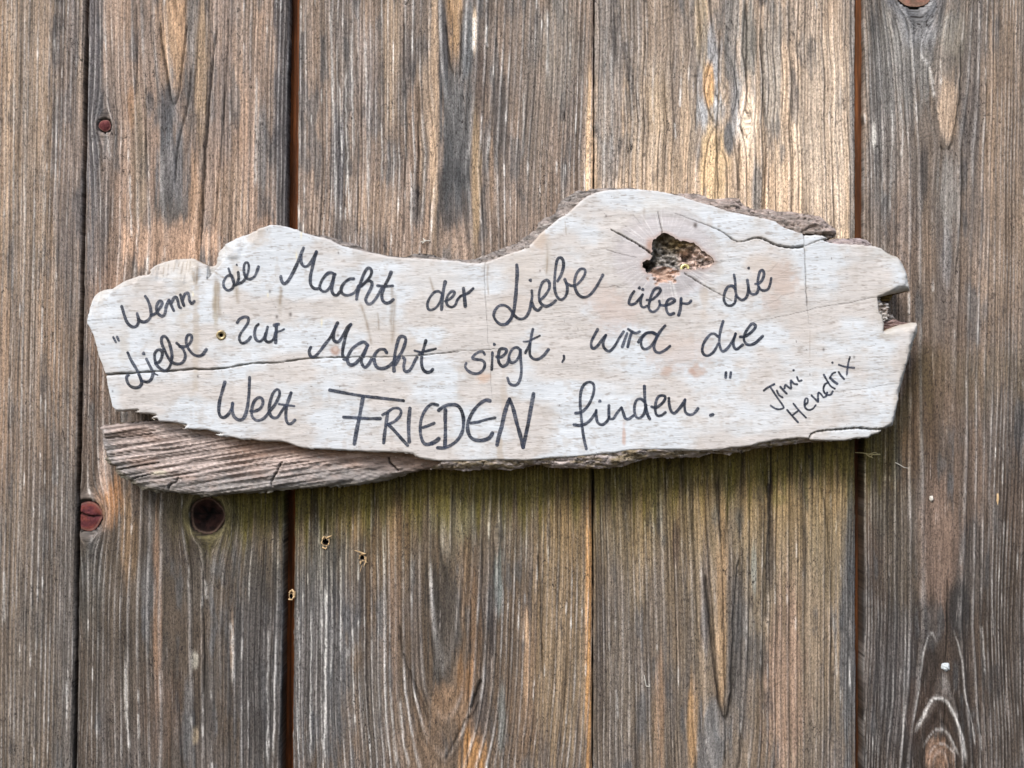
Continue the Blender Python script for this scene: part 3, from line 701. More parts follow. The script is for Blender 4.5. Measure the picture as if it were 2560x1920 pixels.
# third one torn out of the plank edge beside the joint
hole3 = cup(3, 728, 1492, 6)
hole3.location = (0, 0.0025, 0)
splinters(3, [(728, 1476, 737, 1480, 7, -.001, .0010), (736, 1478, 738, 1492, 6, .0004, .0012), (738, 1490, 731, 1497, 6, .0004, .0008), (724, 1480, 731, 1474, 5, -.001, .0008),
              (719, 1500, 732, 1500, 4, -.002, -.0004), (721, 1484, 727, 1479, 4, -.002, 0), (733, 1484, 735, 1494, 5, -.0004, .0004)], "splinter_rim")

# ------------------------------------------------------------------ the sign
FRONT = 0.031               # front of the board off the wall
sign = empty("wooden_sign", "rough-sawn bleached board with bark edges and a handwritten quotation", "sign")

OUT = T("A 85,1000 130,880 180,830 240,808 300,802 340,800 362,785 420,742 470,715 520,692 580,672 640,656 700,645 752,640 768,620 748,595 800,543 850,515 900,492 1000,466 1100,455 1200,455 1270,478 1350,520 1400,540 1440,546 1480,536 1498,505 1490,470 1505,430 1500,400 1530,360 1600,300 1700,250 1770,215 1850,196 1900,170 2000,130 2100,95 "
        "B 190,97 300,115 420,155 480,180 600,215 700,235 780,260 850,300 920,330 1030,355 1130,380 1250,405 1400,440 1560,458 1700,463 1900,470 2000,480 2180,495 "
        "C 460,505 550,520 640,520 720,510 830,470 1000,410 1120,370 1200,330 1290,240 1330,190 1430,110 1560,8 "
        "K 90,985 250,860 400,742 500,690 620,580 720,480 850,380 1000,310 1200,256 1450,240 1700,235 1850,240 2100,262 "
        "D 830,158 1000,190 1150,230 1300,280 1470,325 1600,365 1750,405 1900,440 2050,465 2140,490 "
        "E 330,30 380,50 500,130 620,172 690,190 712,215 830,208 920,218 982,242 930,268 985,290 1100,308 1250,313 1370,315 1385,326 1500,332 1580,355 1640,395 1700,420 1780,440 1815,480 1850,540 1885,620 1900,720 1915,822 1850,826 1700,858 1530,900 1538,960 1545,1020 1552,1060 1590,1100 1598,1150 1612,1200 1604,1272 1700,1232 1780,1205 1850,1190 1930,1170 1990,1170 2006,1200 2000,1290 1950,1400 1920,1500 1900,1590 "
        "J 1975,90 1940,230 1880,420 1850,560 1800,720 1770,870 1740,1000 1718,1078 1600,1118 1575,1140 1530,1170 1450,1186 1432,1214 1290,1225 1150,1250 1000,1252 800,1246 740,1222 640,1220 500,1235 350,1255 220,1280 130,1310 0,1325 "
        "I 1900,1328 1800,1350 1600,1362 1400,1355 1200,1350 900,1352 780,1360 600,1385 400,1405 200,1430 0,1440 "
        "H 1400,1448 1270,1462 1150,1472 1000,1466 870,1463 700,1470 500,1475 300,1475 150,1470 0,1445 "
        "G 1720,1420 1690,1393 1560,1380 1300,1375 1030,1365 900,1355 700,1345 480,1335 400,1310 320,1280 240,1260 100,1255 "
        "F 2000,900 1900,880 1780,882 1730,868 1650,850 1540,845 1490,818 1570,815 1480,798 1400,775 1300,774 1230,770 1140,765 1172,720 1108,712 1060,700 980,690 870,688 846,652 780,642 832,610 760,600 650,592 600,570 640,555 560,560 470,570 400,570 350,520 320,400 290,230 270,150 240,60 205,-20 "
        "A 140,1330 90,1225 65,1190 75,1100")
HOLE = T("L 330,1070 340,1010 390,972 480,952 508,900 490,850 515,780 500,700 512,600 570,560 650,512 700,470 760,475 850,502 890,530 1000,602 1120,612 1280,642 1370,720 1470,800 1530,862 1600,890 1640,950 1665,1000 1560,1090 1450,1122 1240,1132 1150,1142 1000,1140 900,1112 830,1092 700,1076 600,1085 540,1110 490,1160 440,1210 380,1162 340,1112")
CRK = [ # path, width px start, width px end, depth m, darkness
 ("F 278,166 400,155 600,146 750,131 950,126 1100,115 1250,100 1400,106 1600,90 1800,55 1950,37 2190,31 G 280,372 500,341 700,331 900,325 1100,322 1400,322 1600,315 1800,300 2000,280 2190,266 H 200,285 400,256 700,240 960,226", 3.6, .9, .006, .9),
 ("A 70,1160 180,1148 300,1140 500,1125 660,1120", 1.3, .6, .001, .7),
 ("A 1240,1165 1440,1160", .8, .5, .0005, .4), ("A 640,1330 1000,1325 1300,1325", .8, .5, .0005, .35),
 ("B 0,1060 150,1035", .8, .6, .0005, .4), ("B 310,970 460,915 640,855", .8, .6, .0005, .4), ("B 430,1145 700,1125", .8, .6, .0004, .4),
 ("E 150,1170 400,1120 600,1080 750,1040 900,1005 1200,960 1400,915 1530,897", .7, 1.8, .002, .75),
 ("D 1040,408 1250,490 1400,545 1550,610 1640,670 1700,715", .7, 3.2, .003, .8),
 ("D 1700,715 1780,730 1850,708 1920,690 1975,686 E 220,244 300,275 380,315 520,345 600,350 700,340", 2.0, 4.0, .006, .8),
 ("E 720,332 820,290 900,265 985,238", 1.5, 2.5, .004, .85),
 ("D 340,595 500,680 650,770 780,862", 2.2, 3.2, .006, .9),
 ("D 290,815 400,850 620,905", 1.8, .7, .002, .75),
 ("D 862,400 880,500 895,560 905,632", 1.6, 2.6, .003, .85), ("D 585,425 640,495 680,540 730,590", .9, .6, .001, .5),
 ("D 1150,1080 1250,1140 1400,1230 1550,1310 1680,1380", 2.4, 1.6, .004, .85),
 ("D 1490,945 1600,935 1780,915", 1.1, .5, .001, .6), ("D 1340,1140 1600,1215 1820,1290", .7, .6, .0006, .5), ("D 1160,1170 1290,1280", .6, .5, .0005, .35),
 ("C 1580,868 1750,872 1850,845 1950,845", .9, .6, .001, .6), ("C 1950,780 2070,792 2130,765 2212,792 D 330,1230 360,1220 460,1238", 1.2, .7, .001, .65), ("D 380,1272 560,1282", .7, .5, .0005, .4),
 ("C 1650,1145 1900,1100 2000,1065 2180,1050", .8, .5, .0006, .5), ("C 2050,1130 2212,1122", .7, .5, .0005, .4),
 ("E 702,200 708,330 715,460 722,600 728,760 736,900 742,990", 1.6, 2.6, .0014, .72),
 ("E 742,990 750,1080 756,1190", 1.6, .9, .0005, .35),
 ("C 718,500 712,600 715,800 728,1000 738,1150", 1.5, 1.2, .0012, .62), ("C 738,1150 745,1250 750,1400 H 760,160 770,300 775,380", 1.0, .7, .0005, .4), ("H 780,470 785,600 797,790", 1.2, .8, .0006, .4),
 ("J 400,758 700,742 900,720 1100,695 1400,670 1560,635 1700,615 1810,615", .6, 1.2, .001, .65), ("J 1200,560 1400,515 1700,485 1820,482", .5, .7, .0004, .4),
 ("J 770,1225 785,1180 850,1147 1000,1130 1200,1115 1320,1110 1450,1120 1600,1122", 2.6, 3.6, .007, .92),
 ("E 260,985 400,935 440,900 500,870 600,850 760,825 910,798", .8, .6, .0008, .55), ("E 620,1240 850,1225 950,1200 1100,1165", .6, .6, .0005, .45), ("E 1400,1205 1500,1195 1610,1160", .6, .9, .0006, .5),
 ("E 300,620 360,580 410,525", .8, .5, .0006, .5), ("E 450,640 520,600 590,565", .7, .5, .0006, .45),
 ("H 100,650 380,635 400,640", .6, .6, .0004, .35), ("I 930,440 1100,400 1250,370", .6, .5, .0004, .35), ("I 1380,715 1480,708 1600,670", .6, .5, .0004, .35), ("I 0,850 200,822 400,815", .8, .6, .0005, .45), ("E 340,1480 560,1450 860,1410", .6, .5, .0003, .3),
 ("D 2080,1060 2130,1020 2180,965", .9, .6, .0006, .5), ("D 0,1565 150,1520 380,1490", .6, .5, .0004, .35),
]
CRK = [(smooth_line(T(s), 8), a, b, d, k) for s, a, b, d, k in CRK]
# stains on the board: x, y, rx, ry, colour, strength
SBL = [(460, 720, 26, 130, (206, 199, 190), .55), (490, 830, 9, 190, (196, 186, 174), .6), (540, 760, 9, 70, (194, 186, 172), .7), (372, 620, 20, 60, (206, 202, 196), .5), (590, 700, 10, 60, (200, 192, 182), .55),
       (310, 870, 14, 60, (208, 204, 198), .5), (640, 590, 30, 30, (206, 196, 186), .6), (420, 650, 70, 25, (212, 206, 198), .55), (700, 760, 6, 50, (196, 188, 178), .4), (240, 720, 30, 60, (214, 208, 200), .5),
       (1350, 600, 24, 34, (206, 190, 176), .7), (1300, 760, 60, 26, (212, 202, 194), .5), (1370, 640, 8, 60, (205, 198, 190), .5), (1500, 740, 50, 40, (210, 196, 188), .6), (1540, 790, 60, 50, (208, 192, 184), .5), (1430, 700, 26, 26, (216, 204, 196), .6),
       (1950, 700, 45, 50, (208, 192, 182), .7), (1930, 760, 30, 26, (206, 192, 184), .6), (1900, 660, 40, 30, (214, 202, 192), .5), (1700, 880, 90, 50, (212, 198, 190), .55), (1740, 930, 22, 18, (202, 180, 168), .6), (1665, 930, 16, 14, (200, 176, 162), .6), (1730, 930, 10, 10, (190, 160, 146), .5),
       (839, 875, 14, 14, (184, 158, 146), .8), (839, 872, 7, 7, (214, 196, 186), .8), (1208, 944, 20, 14, (212, 186, 168), .7), (1260, 990, 9, 60, (202, 190, 178), .5), (1000, 880, 60, 60, (214, 206, 198), .5), (1250, 1130, 9, 60, (196, 184, 170), .6),
       (1560, 1090, 5, 30, (206, 176, 162), .6), (1640, 520, 60, 26, (232, 230, 226), .5), (1393, 522, 9, 6, (190, 172, 140), .8), (1738, 564, 6, 6, (150, 132, 124), .8), (2000, 800, 40, 60, (214, 206, 200), .4), (2080, 640, 20, 60, (220, 224, 228), .5),
       (900, 780, 100, 60, (214, 208, 202), .45), (1100, 700, 100, 60, (224, 224, 224), .4), (260, 640, 50, 30, (202, 194, 184), .5), (1310, 670, 50, 50, (214, 206, 198), .45), (1760, 740, 12, 60, (208, 196, 184), .5), (1980, 1000, 120, 60, (226, 228, 230), .4)]
STREAK = [("B 1090,930 1140,1040 1180,1180 1225,1380 1240,1440", 3.5), ("B 1450,730 1465,900 1450,1050 1445,1230", 4), ("B 1500,820 1480,1100 1470,1300 1460,1450", 5), ("B 1870,660 1900,760 1930,860", 3), ("B 240,760 235,860 215,1000", 4), ("B 1300,1050 1312,1150 1316,1280", 2.2),
          ("A 1505,660 1500,850 1485,1100", 6), ("A 1530,700 1540,900 1545,1150", 5), ("A 1730,780 1740,880 1760,990", 5), ("A 1300,520 1290,700 1270,780", 4), ("A 1260,600 1255,740", 2.5), ("A 910,550 915,650", 1.6), ("A 1030,500 1020,620", 1.6), ("A 1110,480 1105,650", 1.6), ("A 1200,480 1190,620", 1.6), ("A 960,520 955,600", 1.2), ("A 860,540 850,600", 1.2), ("A 1235,560 1240,700", 1.4), ("A 830,560 825,600", 1.2), ("A 1070,490 1065,560", 1.2), ("A 1155,470 1150,600", 1.2),
          ("E 700,0 705,100 690,180", 5), ("C 1600,40 1610,120 1620,230", 1.2), ("C 1400,280 1410,450 1395,680", 3), ("D 710,330 712,600", 3), ("E 775,1230 770,1593", 1.2), ("A 1460,595 1520,640 1600,690", 2.2), ("C 755,520 745,700 760,900", 2.2)]
STREAK = [(smooth_line(T(s), 8), w_) for s, w_ in STREAK]
KN = (1662, 640)

FACETS = [(T("A 600,560 900,380 1200,380 1320,470 1270,600 1262,745 1180,730 1050,700 900,680 780,645 700,660"), T("A 770,645 900,680 1050,700 1180,730 1262,745"), .0042),
          (T("A 1400,700 1420,300 1800,120 1960,150 1960,230 1880,330 1700,380 1560,520"), T("A 1960,230 1880,330 1700,380 1560,520"), .0034),
          (T("A 0,1000 100,760 300,700 640,560 760,600 640,720 400,820 200,960 120,1120"), T("A 760,640 640,720 400,820 200,960 120,1120"), .0034)]
def crack_weight(x, y):
    wsum = np.zeros(x.shape); dep = np.zeros(x.shape); dk = np.zeros(x.shape)
    for pts, wa, wb, dd, kk in CRK:
        x0, y0 = pts.min(0) - 9; x1, y1 = pts.max(0) + 9
        m = (x > x0) & (x < x1) & (y > y0) & (y < y1)
        if not m.any(): continue
        d, par, _, _ = poly_dist(x[m] + (vn(x[m] / 9, y[m] / 9, 31) - .5) * 1.6, y[m] + (vn(x[m] / 9, y[m] / 9, 32) - .5) * 1.6, pts)
        ww = (wa + (wb - wa) * par) * (.75 + .5 * vn(par * 60, par * 0, 3))
        ww = ww * .62
        a = np.exp(-(d / np.maximum(ww, .95)) ** 2) * np.clip(ww / .75, 0, 1)
        dep[m] = np.maximum(dep[m], a * dd * np.clip(ww / 2.4, 0, 1) ** 2 * .6); dk[m] = np.maximum(dk[m], a * kk); wsum[m] = np.maximum(wsum[m], a * (ww > 1.0))
    return wsum, dep, dk

def board_z(x, y, edge=None, cracks=True):
    z = (fbm(x / 160, y / 120, 40, 3) - .5) * .0016 + (fbm(x / 90, y / 16, 41, 3) - .5) * .00035
    # chopped hollows along the upper left
    m = ss(760, 600, y) * ss(650, 520, x)
    z = z - .0022 * m * ss(.45, .62, fbm(x / 45, y / 45, 42, 2)) 
    z = z - .0035 * ss(690, 560, x * .62 + y * .55 + 60 - 120) * 0
    # hewn facets on the upper left edge
    for pg, ln_, dd in FACETS:
        x0, y0 = pg.min(0); x1, y1 = pg.max(0)
        m = (x > x0) & (x < x1) & (y > y0) & (y < y1)
        if m.any():
            mi = inside(x[m], y[m], pg)
            d_, _, _, _ = poly_dist(x[m], y[m], ln_)
            z[m] = z[m] - np.where(mi, (ss(487, 452, x[m]) if dd == .0042 else 1) * dd * np.clip(d_ / 45, 0, 1.2) + (fbm(x[m] / 3.5, y[m] / 40, 46, 2) - .5) * .0006, 0)
    # swelling round the knot
    d = np.hypot((x - KN[0]) / 1.15, y - KN[1])
    z = z + .0022 * np.exp(-(d / 130) ** 2) - .0012 * np.exp(-((d - 95) / 10) ** 2) * .3
    # pink scoop under the hole
    sc = np.hypot((x - 1655) / 36, (y - 686) / 22) + (fbm(x / 11, y / 8, 43, 3) - .5) * 1.1
    z = z - (.0026 + .0036 * (fbm(x / 16, y / 4.5, 44, 3) - .4)) * (1 - ss(.5, 1.1, sc))
    if edge is not None:
        wd = (5 + 16 * ss(2180, 2270, x)) * (.5 + fbm(x / 20, y / 20, 45, 3))
        e = np.clip(1 - edge / wd, 0, 1)
        z = z - e ** 2.2 * (.0016 + .0045 * ss(2180, 2270, x) + .0008 * ss(520, 380, x))
    if cracks:
        _, dep, _ = crack_weight(x, y)
        z = z - dep
    return z

def board_col(x, y, edge):
    c = lin((220, 222, 224)) * np.ones(x.shape + (1,))
    for pg, ln_, dd in FACETS[:3]:
        x0, y0 = pg.min(0); x1, y1 = pg.max(0)
        m = (x > x0) & (x < x1) & (y > y0) & (y < y1)
        mi = inside(x[m], y[m], pg) * (.3 + .6 * fbm(x[m] / 4, y[m] / 30, 47, 3))
        c[m] = mixc(c[m], lin((196, 190, 180)), mi * .8)
    xr = x * math.cos(.12) - y * math.sin(.12) * -1; yr = y + (x - 1280) * .10
    t = fbm(x / 120, y / 70, 50, 4)
    c = mixc(c, lin((212, 202, 194)), ss(.42, .64, t - .03 + .12 * np.exp(-(((x - 1450) / 500) ** 2 + ((y - 820) / 120) ** 2))) * .62)
    c = mixc(c, lin((224, 231, 238)), ss(.5, .35, t) * .6)
    g = fbm(x / 46, yr / 3.6, 51, 3)
    c = c * (1 + (g[..., None] - .5) * .17)
    g2 = fbm(x / 20, yr / 2.6, 52, 2)
    c = mixc(c, lin((158, 148, 140)), ss(.66, .82, g2) * .6)
    bl = fbm(x / 24, y / 24, 53, 3)
    c = mixc(c, lin((196, 188, 180)), ss(.6, .8, bl) * .4)
    c = c * (1 + (fbm(x / 9, y / 40, 54, 2)[..., None] - .5) * .05)
    wob = fbm(x / 12, y / 12, 55, 3) - .5
    for (bx, by, rx, ry, bc, st) in SBL:
        m = (np.abs(x - bx) < rx * 2) & (np.abs(y - by) < ry * 2)
        d = np.hypot((x[m] - bx) / rx, (y[m] - by) / ry) + wob[m] * .9
        c[m] = mixc(c[m], lin(bc), (1 - ss(.4, 1.3, d)) * min(1, st * 1.25))
    for pts, wd in STREAK:
        x0, y0 = pts.min(0) - 14; x1, y1 = pts.max(0) + 14
        m = (x > x0) & (x < x1) & (y > y0) & (y < y1)
        d, par, _, _ = poly_dist(x[m], y[m], pts)
        a = np.exp(-(d / wd) ** 2) * ss(0, .15, par) * ss(1, .85, par) * (.3 + .7 * fbm(x[m] / 3, y[m] / 30, 56, 2))
        c[m] = mixc(c[m], lin((152, 136, 116)), a * .8)
    # knot: greyer end grain with rays
    dx = (x - KN[0]) / 1.12; dy = y - KN[1]
    d = np.hypot(dx, dy); ang = np.arctan2(dy, dx)
    kz = 1 - ss(96, 128, d + wob * 26)
    c = mixc(c, lin((200, 194, 195)), kz * .85)
    rays = fbm(ang * 26, d / 60, 57, 3)
    c = c * (1 + ((rays - .5) * kz * .22)[..., None])
    c = mixc(c, lin((236, 234, 232)), ss(.66, .8, fbm(ang * 40, d / 90, 58, 2)) * kz * .7)
    ringm = np.exp(-((d - 120 + wob * 20) / 5) ** 2)
    c = mixc(c, lin((186, 178, 172)), ringm * .35 * (dy < 40))
    hd, _, _, _ = poly_dist(x, y, HOLE, True)
    pk = np.exp(-(hd / 6.5) ** 2)
    c = mixc(c, lin((188, 160, 148)), pk * .6)
    c = mixc(c, lin((190, 156, 140)), np.exp(-(np.hypot((x - 1622) / 8, (y - 615) / 18)) ** 2) * .9)
    sc = np.hypot((x - 1655) / 38, (y - 686) / 24) + (fbm(x / 11, y / 8, 43, 3) - .5) * 1.1
    c = mixc(c, lin((204, 170, 150)) * (.35 + 1.25 * fbm(x / 16, y / 4, 59, 3)[..., None]), (1 - ss(.7, 1.2, sc)) * .9)
    # pepper specks
    sp = vn(x / 4.2, y / 4.6, 60)
    spm = vn(x / 60, y / 60, 61)
    c = mixc(c, lin((96, 88, 82)), ss(.965, .995, sp) * ss(.4, .6, spm) * .8)
    for (sx, sy, r_) in ((692, 792, 3.5), (726, 786, 4), (675, 729, 2.5), (846, 632, 2), (2059, 874, 3), (2135, 893, 2.5), (1393, 524, 3), (282, 978, 2), (495, 941, 2.5), (1738, 564, 5), (845, 838, 2.5), (1515, 540, 2.2), (1350, 677, 2)):
        c = mixc(c, lin((70, 62, 56)), np.exp(-(np.hypot(x - sx, (y - sy) * .7) / r_) ** 2) * .8)
    for (sx, sy, a_, b_) in ((753, 585, 2, 12), (804, 807, 2.2, 9), (741, 640, 2, 9), (670, 738, 2, 5), (482, 735, 2, 6)):
        c = mixc(c, lin((246, 236, 200)), np.exp(-(np.hypot((x - sx) / a_, (y - sy) / b_)) ** 2) * .8)
    _, _, dk = crack_weight(x, y)
    c = mixc(c, lin((120, 104, 84)) * .18, dk)
    if edge is not None:
        e = np.clip(1 - edge / 26, 0, 1) * ss(2150, 2230, x)
        c = mixc(c, lin((196, 188, 174)), e * .8)  # brownish shading of the right bevel, painted in
        e2 = np.exp(-(edge / 3.0) ** 2)
        c = mixc(c, lin((178, 166, 152)), e2 * .4)
    return c

def slab(name, outline, holes, step, zf, cf, ref, back, mat, parent, side_col, rows=5, rough=1.2, jag=1.5, seed=1):
    """plate cut to a traced outline: a dense face carrying relief, and rough sides going back to `back`"""
    outline = np.asarray(outline)
    x0, y0 = outline.min(0) - step * 2; x1, y1 = outline.max(0) + step * 2
    xs = np.arange(x0, x1, step); ys = np.arange(y0, y1, step)
    X, Y = np.meshgrid(xs, ys)
    cx = X[:-1, :-1] + step / 2; cy = Y[:-1, :-1] + step / 2
    ins = inside(cx, cy, outline)
    for h_ in holes: ins &= ~inside(cx, cy, h_)
    idx = np.arange(X.size).reshape(X.shape)
    q4 = np.stack([idx[:-1, :-1], idx[1:, :-1], idx[1:, 1:], idx[:-1, 1:]], -1)[ins]
    # boundary edges
    e = np.concatenate([q4[:, [0, 1]], q4[:, [1, 2]], q4[:, [2, 3]], q4[:, [3, 0]]])
    key = e[:, 0].astype(np.int64) * X.size + e[:, 1]
    rkey = e[:, 1].astype(np.int64) * X.size + e[:, 0]
    be = e[~np.isin(key, rkey)]
    used = np.unique(q4)
    remap = -np.ones(X.size, dtype=np.int64); remap[used] = np.arange(len(used))
    vx = X.ravel()[used].copy(); vy = Y.ravel()[used].copy()
    bv = np.unique(be); bi = remap[bv]
    loops = [outline] + list(holes)
    bd = np.full(len(bi), 1e9); bnx = np.zeros(len(bi)); bny = np.zeros(len(bi))
    for L_ in loops:
        d, _, nx, ny = poly_dist(vx[bi], vy[bi], L_, True)
        m = d < bd; bd[m] = d[m]; bnx[m] = nx[m]; bny[m] = ny[m]
    m = bd < step * 1.5
    inh = (np.hypot((bnx - 1675) / 70, (bny - 650) / 60) < 1.3) * 1.6 + 1 if seed == 3 else 1.0
    jx = (fbm(bnx / 7, bny / 7, seed + 70, 3) - .5) * jag * 2 * inh; jy = (fbm(bnx / 7, bny / 7, seed + 71, 3) - .5) * jag * 2 * inh
    vx[bi[m]] = (bnx + jx)[m]; vy[bi[m]] = (bny + jy)[m]
    ed, _, _, _ = poly_dist(vx, vy, outline, True)
    z = ref + zf(vx, vy, ed)
    c = cf(vx, vy, ed)
    F = remap[q4]
    V = pos(vx, vy, z, ref)
    # sides
    n0 = len(vx)
    bz = z[bi]; bx = vx[bi]; by = vy[bi]
    # outward direction from mean of neighbouring boundary edges
    a_, b_ = remap[be[:, 0]], remap[be[:, 1]]
    ex = vx[b_] - vx[a_]; ey = vy[b_] - vy[a_]
    nxx = np.zeros(n0); nyy = np.zeros(n0)
    np.add.at(nxx, a_, -ey); np.add.at(nyy, a_, ex); np.add.at(nxx, b_, -ey); np.add.at(nyy, b_, ex)
    ln = np.hypot(nxx, nyy) + 1e-6; nxx /= ln; nyy /= ln
    loc = -np.ones(n0, dtype=np.int64); loc[bi] = np.arange(len(bi)); nb = len(bi)
    VV = [V]; CC = [c]
    for k in range(rows + 1):
        f = k / rows
        zz = bz + (back - bz) * f
        off = 0 if k == 0 else (fbm(bx / 10, by / 10 + k * 9, seed + 80, 3) - .5) * rough * 4 - f * 1.0 * rough
        px = bx + nxx[bi] * off; py = by + nyy[bi] * off
        VV.append(pos(px, py, zz, ref)); CC.append(side_col(px, py, f, (fbm(bx / 9, by / 9 + k * 5, seed + 90, 3))))
    FF = [F]
    la, lb = loc[a_], loc[b_]
    for k in range(rows):
        o0 = n0 + k * nb; o1 = o0 + nb
        FF.append(np.stack([lb + o0, la + o0, la + o1, lb + o1], -1))
    return make_mesh(name, np.concatenate(VV), np.concatenate(FF), np.concatenate(CC), mat, parent)

def side_board(x, y, f, n):
    c = lin((186, 168, 146)) * (.6 + .8 * n)[:, None]
    c = mixc(c, lin((150, 126, 78)), ss(2180, 2200, x) * ss(775, 765, y) * ss(700, 715, y) * .8)
    return mixc(c, lin((120, 96, 66)), np.full(n.shape, f * .6))
SCR = np.array([[553.5 + 9 * math.cos(a), 838 + 9 * math.sin(a)] for a in np.linspace(0, 2 * math.pi, 20)[:-1]])
board = slab("board", OUT, [HOLE, SCR], 2.0, lambda x, y, e: board_z(x, y, e), board_col, FRONT, .0015, M_SIGN, sign, side_board, rough=.7, jag=1.4, seed=3)

# ---- knot hole lining
HB = HOLE.mean(0) + (HOLE - HOLE.mean(0)) * 1.14
def cav_z(x, y, e):
    d, _, _, _ = poly_dist(x, y, HOLE, True)
    d = np.where(inside(x, y, HOLE), d, 0)
    right = ss(1690, 1730, x - (y - 640) * .25)
    up = ss(650, 610, y)
    prof = (1 - np.exp(-d / (5 + 20 * right + 6 * up)))
    z = -(.0066 * (1 - right) + .0036 * right) * prof
    z += (fbm(x / 13, y / 7, 301, 5, .6) - .5) * (.0085 + .003 * right) * ss(0, 10, d)
    z -= .010 * np.exp(-(np.hypot((x - 1722) / 13, (y - 642) / 10)) ** 2)
    z -= .010 * np.exp(-(np.hypot((x - 1618) / 16, (y - 662) / 10)) ** 2)
    return z - .0008
def cav_c(x, y, e):
    c = lin((160, 155, 150)) * np.ones(x.shape + (1,))
    n = ss(.25, .75, fbm(x / 8, y / 6, 302, 4))
    c = c * (.25 + 1.4 * n)[:, None]
    right = ss(1690, 1715, x - (y - 640) * .25)
    c = mixc(c, lin((216, 192, 180)) * (.25 + 1.5 * n)[:, None], right)
    ol = np.exp(-(np.hypot((x - 1702) / 40, (y - 608) / 18)) ** 2)
    c = mixc(c, lin((176, 150, 96)) * (.2 + 1.5 * n)[:, None], ol * .85)
    ol = np.exp(-(np.hypot((x - 1655) / 26, (y - 594) / 10)) ** 2)
    c = mixc(c, lin((92, 76, 44)), ol * .8)
    br = np.exp(-(np.hypot((x - 1622) / 16, (y - 668) / 12)) ** 2)
    c = mixc(c, lin((84, 60, 46)), br * .8)
    c = mixc(c, lin((214, 208, 202)), np.exp(-(np.hypot((x - 1758) / 9, (y - 650) / 7)) ** 2) * ss(.45, .6, n) * .9)
    return c
slab("knot_hole_lining", HB, [], 2.2, cav_z, cav_c, FRONT, .010, M_CAV, sign, lambda x, y, f, n: lin((60, 48, 40)) * (.6 + .8 * n)[:, None], rows=1, seed=5)

# ---- bark strips left on the edges
def bark(name, outer, inner, drop, colA, colB, seed, ref=FRONT - .0015, back=.0015, curve=1.4, span=26.0, label=None):
    outl = np.vstack([outer, inner])
    def zf(x, y, e):
        d, par, _, _ = poly_dist(x, y, outer)
        t = np.clip(1 - d / span, 0, 1)
        z = -drop * t ** curve + (fbm(x / 30, y / 9, seed, 4) - .5) * .0036 + (fbm(x / 9, y / 5, seed + 1, 3) - .5) * .0012
        g = np.abs(fbm(x / 36, y / 10, seed + 2, 3) - .5)
        return z - .0014 * (1 - ss(0, .05, g))
    def cf(x, y, e):
        d, par, _, _ = poly_dist(x, y, outer)
        n = fbm(x / 22, y / 7, seed + 3, 4)
        c = lin(colA) + (lin(colB) - lin(colA)) * ss(.35, .65, n)[:, None]
        c = c * (.72 + .6 * fbm(x / 8, y / 3, seed + 4, 3))[:, None]
        g = np.abs(fbm(x / 36, y / 10, seed + 2, 3) - .5)
        c = mixc(c, c * .35, (1 - ss(0, .04, g)) * .8)
        return mixc(c, lin((206, 200, 194)), ss(.68, .8, fbm(x / 14, y / 4, seed + 5, 3)) * .5)
    o = slab(name, outl, [], 2.6, zf, cf, ref, back, M_BARK, sign, lambda x, y, f, n: (lin(colB) * (.35 + .8 * n)[:, None]), rough=1.6, jag=2.2, seed=seed)
    return o
bark("bark_strip", T("B 470,172 600,198 680,195 740,212 800,228 880,240 900,270 980,272 1060,300 1120,352 1250,392 1400,418 1500,432 1600,440 1680,408 1800,400 1880,408 1990,445 2100,470 "
                     "C 420,468 520,470 600,458 700,430 800,384 900,345 1000,310 1080,290 1120,240 1200,190 1290,130 1310,62 1370,10 K 80,742 200,712 300,640 350,490 420,402 550,330 680,238 760,230 850,245 950,202 1200,186 1500,186 1700,180 1832,197"),
     T("K 1700,245 1400,300 1150,330 1000,400 800,520 600,720 450,860 200,1000 C 1400,200 1250,330 1150,410 1000,460 800,520 600,560 400,540 B 2000,520 1700,500 1400,480 1200,440 1000,400 800,330 600,260"), .0060, (164, 154, 148), (128, 122, 118), 401)
bark("bark_strip", T("D 830,150 920,166 1000,182 1100,180 1200,172 1300,178 1370,192 1400,210 1470,232 1520,236 1620,222 1700,218 1780,236 1820,290 1860,312 1930,345 2000,350 2100,345 2212,372 "
                     "E 560,-65 700,-45 850,-25 940,0 1000,60 1080,118 1105,150 1095,205 1040,235 985,246"),
     T("E 900,205 720,192 620,190 480,150 330,60 D 2050,490 1750,430 1500,360 1200,270 950,200"), .0055, (180, 164, 156), (140, 130, 124), 421, ref=FRONT - .001)
bark("bark_strip", T("E 950,264 1060,246 1200,236 1360,230 1430,260 1480,300 1495,328"), T("E 1400,345 1200,340 1000,310"), .005, (178, 164, 162), (156, 144, 144), 441, back=.010, ref=FRONT - .001)
# lower right bark, seen from its underside
bark("bark_strip", T("J 1050,1262 900,1272 780,1272 640,1290 500,1305 300,1330 200,1342 0,1395 I 2100,1340 1980,1385 1900,1412 1800,1400 1700,1392 1560,1435 1400,1442 1200,1450 1090,1440 1000,1455 860,1482 750,1530 600,1562 300,1562 100,1560 "
                     "H 1500,1560 1400,1548 1330,1520 1250,1530 1150,1562 1000,1580 850,1578 700,1575 500,1590 300,1572 100,1572"),
     T("H 300,1440 700,1440 1100,1440 1400,1420 I 200,1400 600,1355 900,1320 1300,1320 1700,1320 2100,1260 J 300,1230 700,1195 1000,1215"), .0060, (196, 184, 180), (150, 136, 112), 461, ref=FRONT - .0015, curve=2.2, span=30)

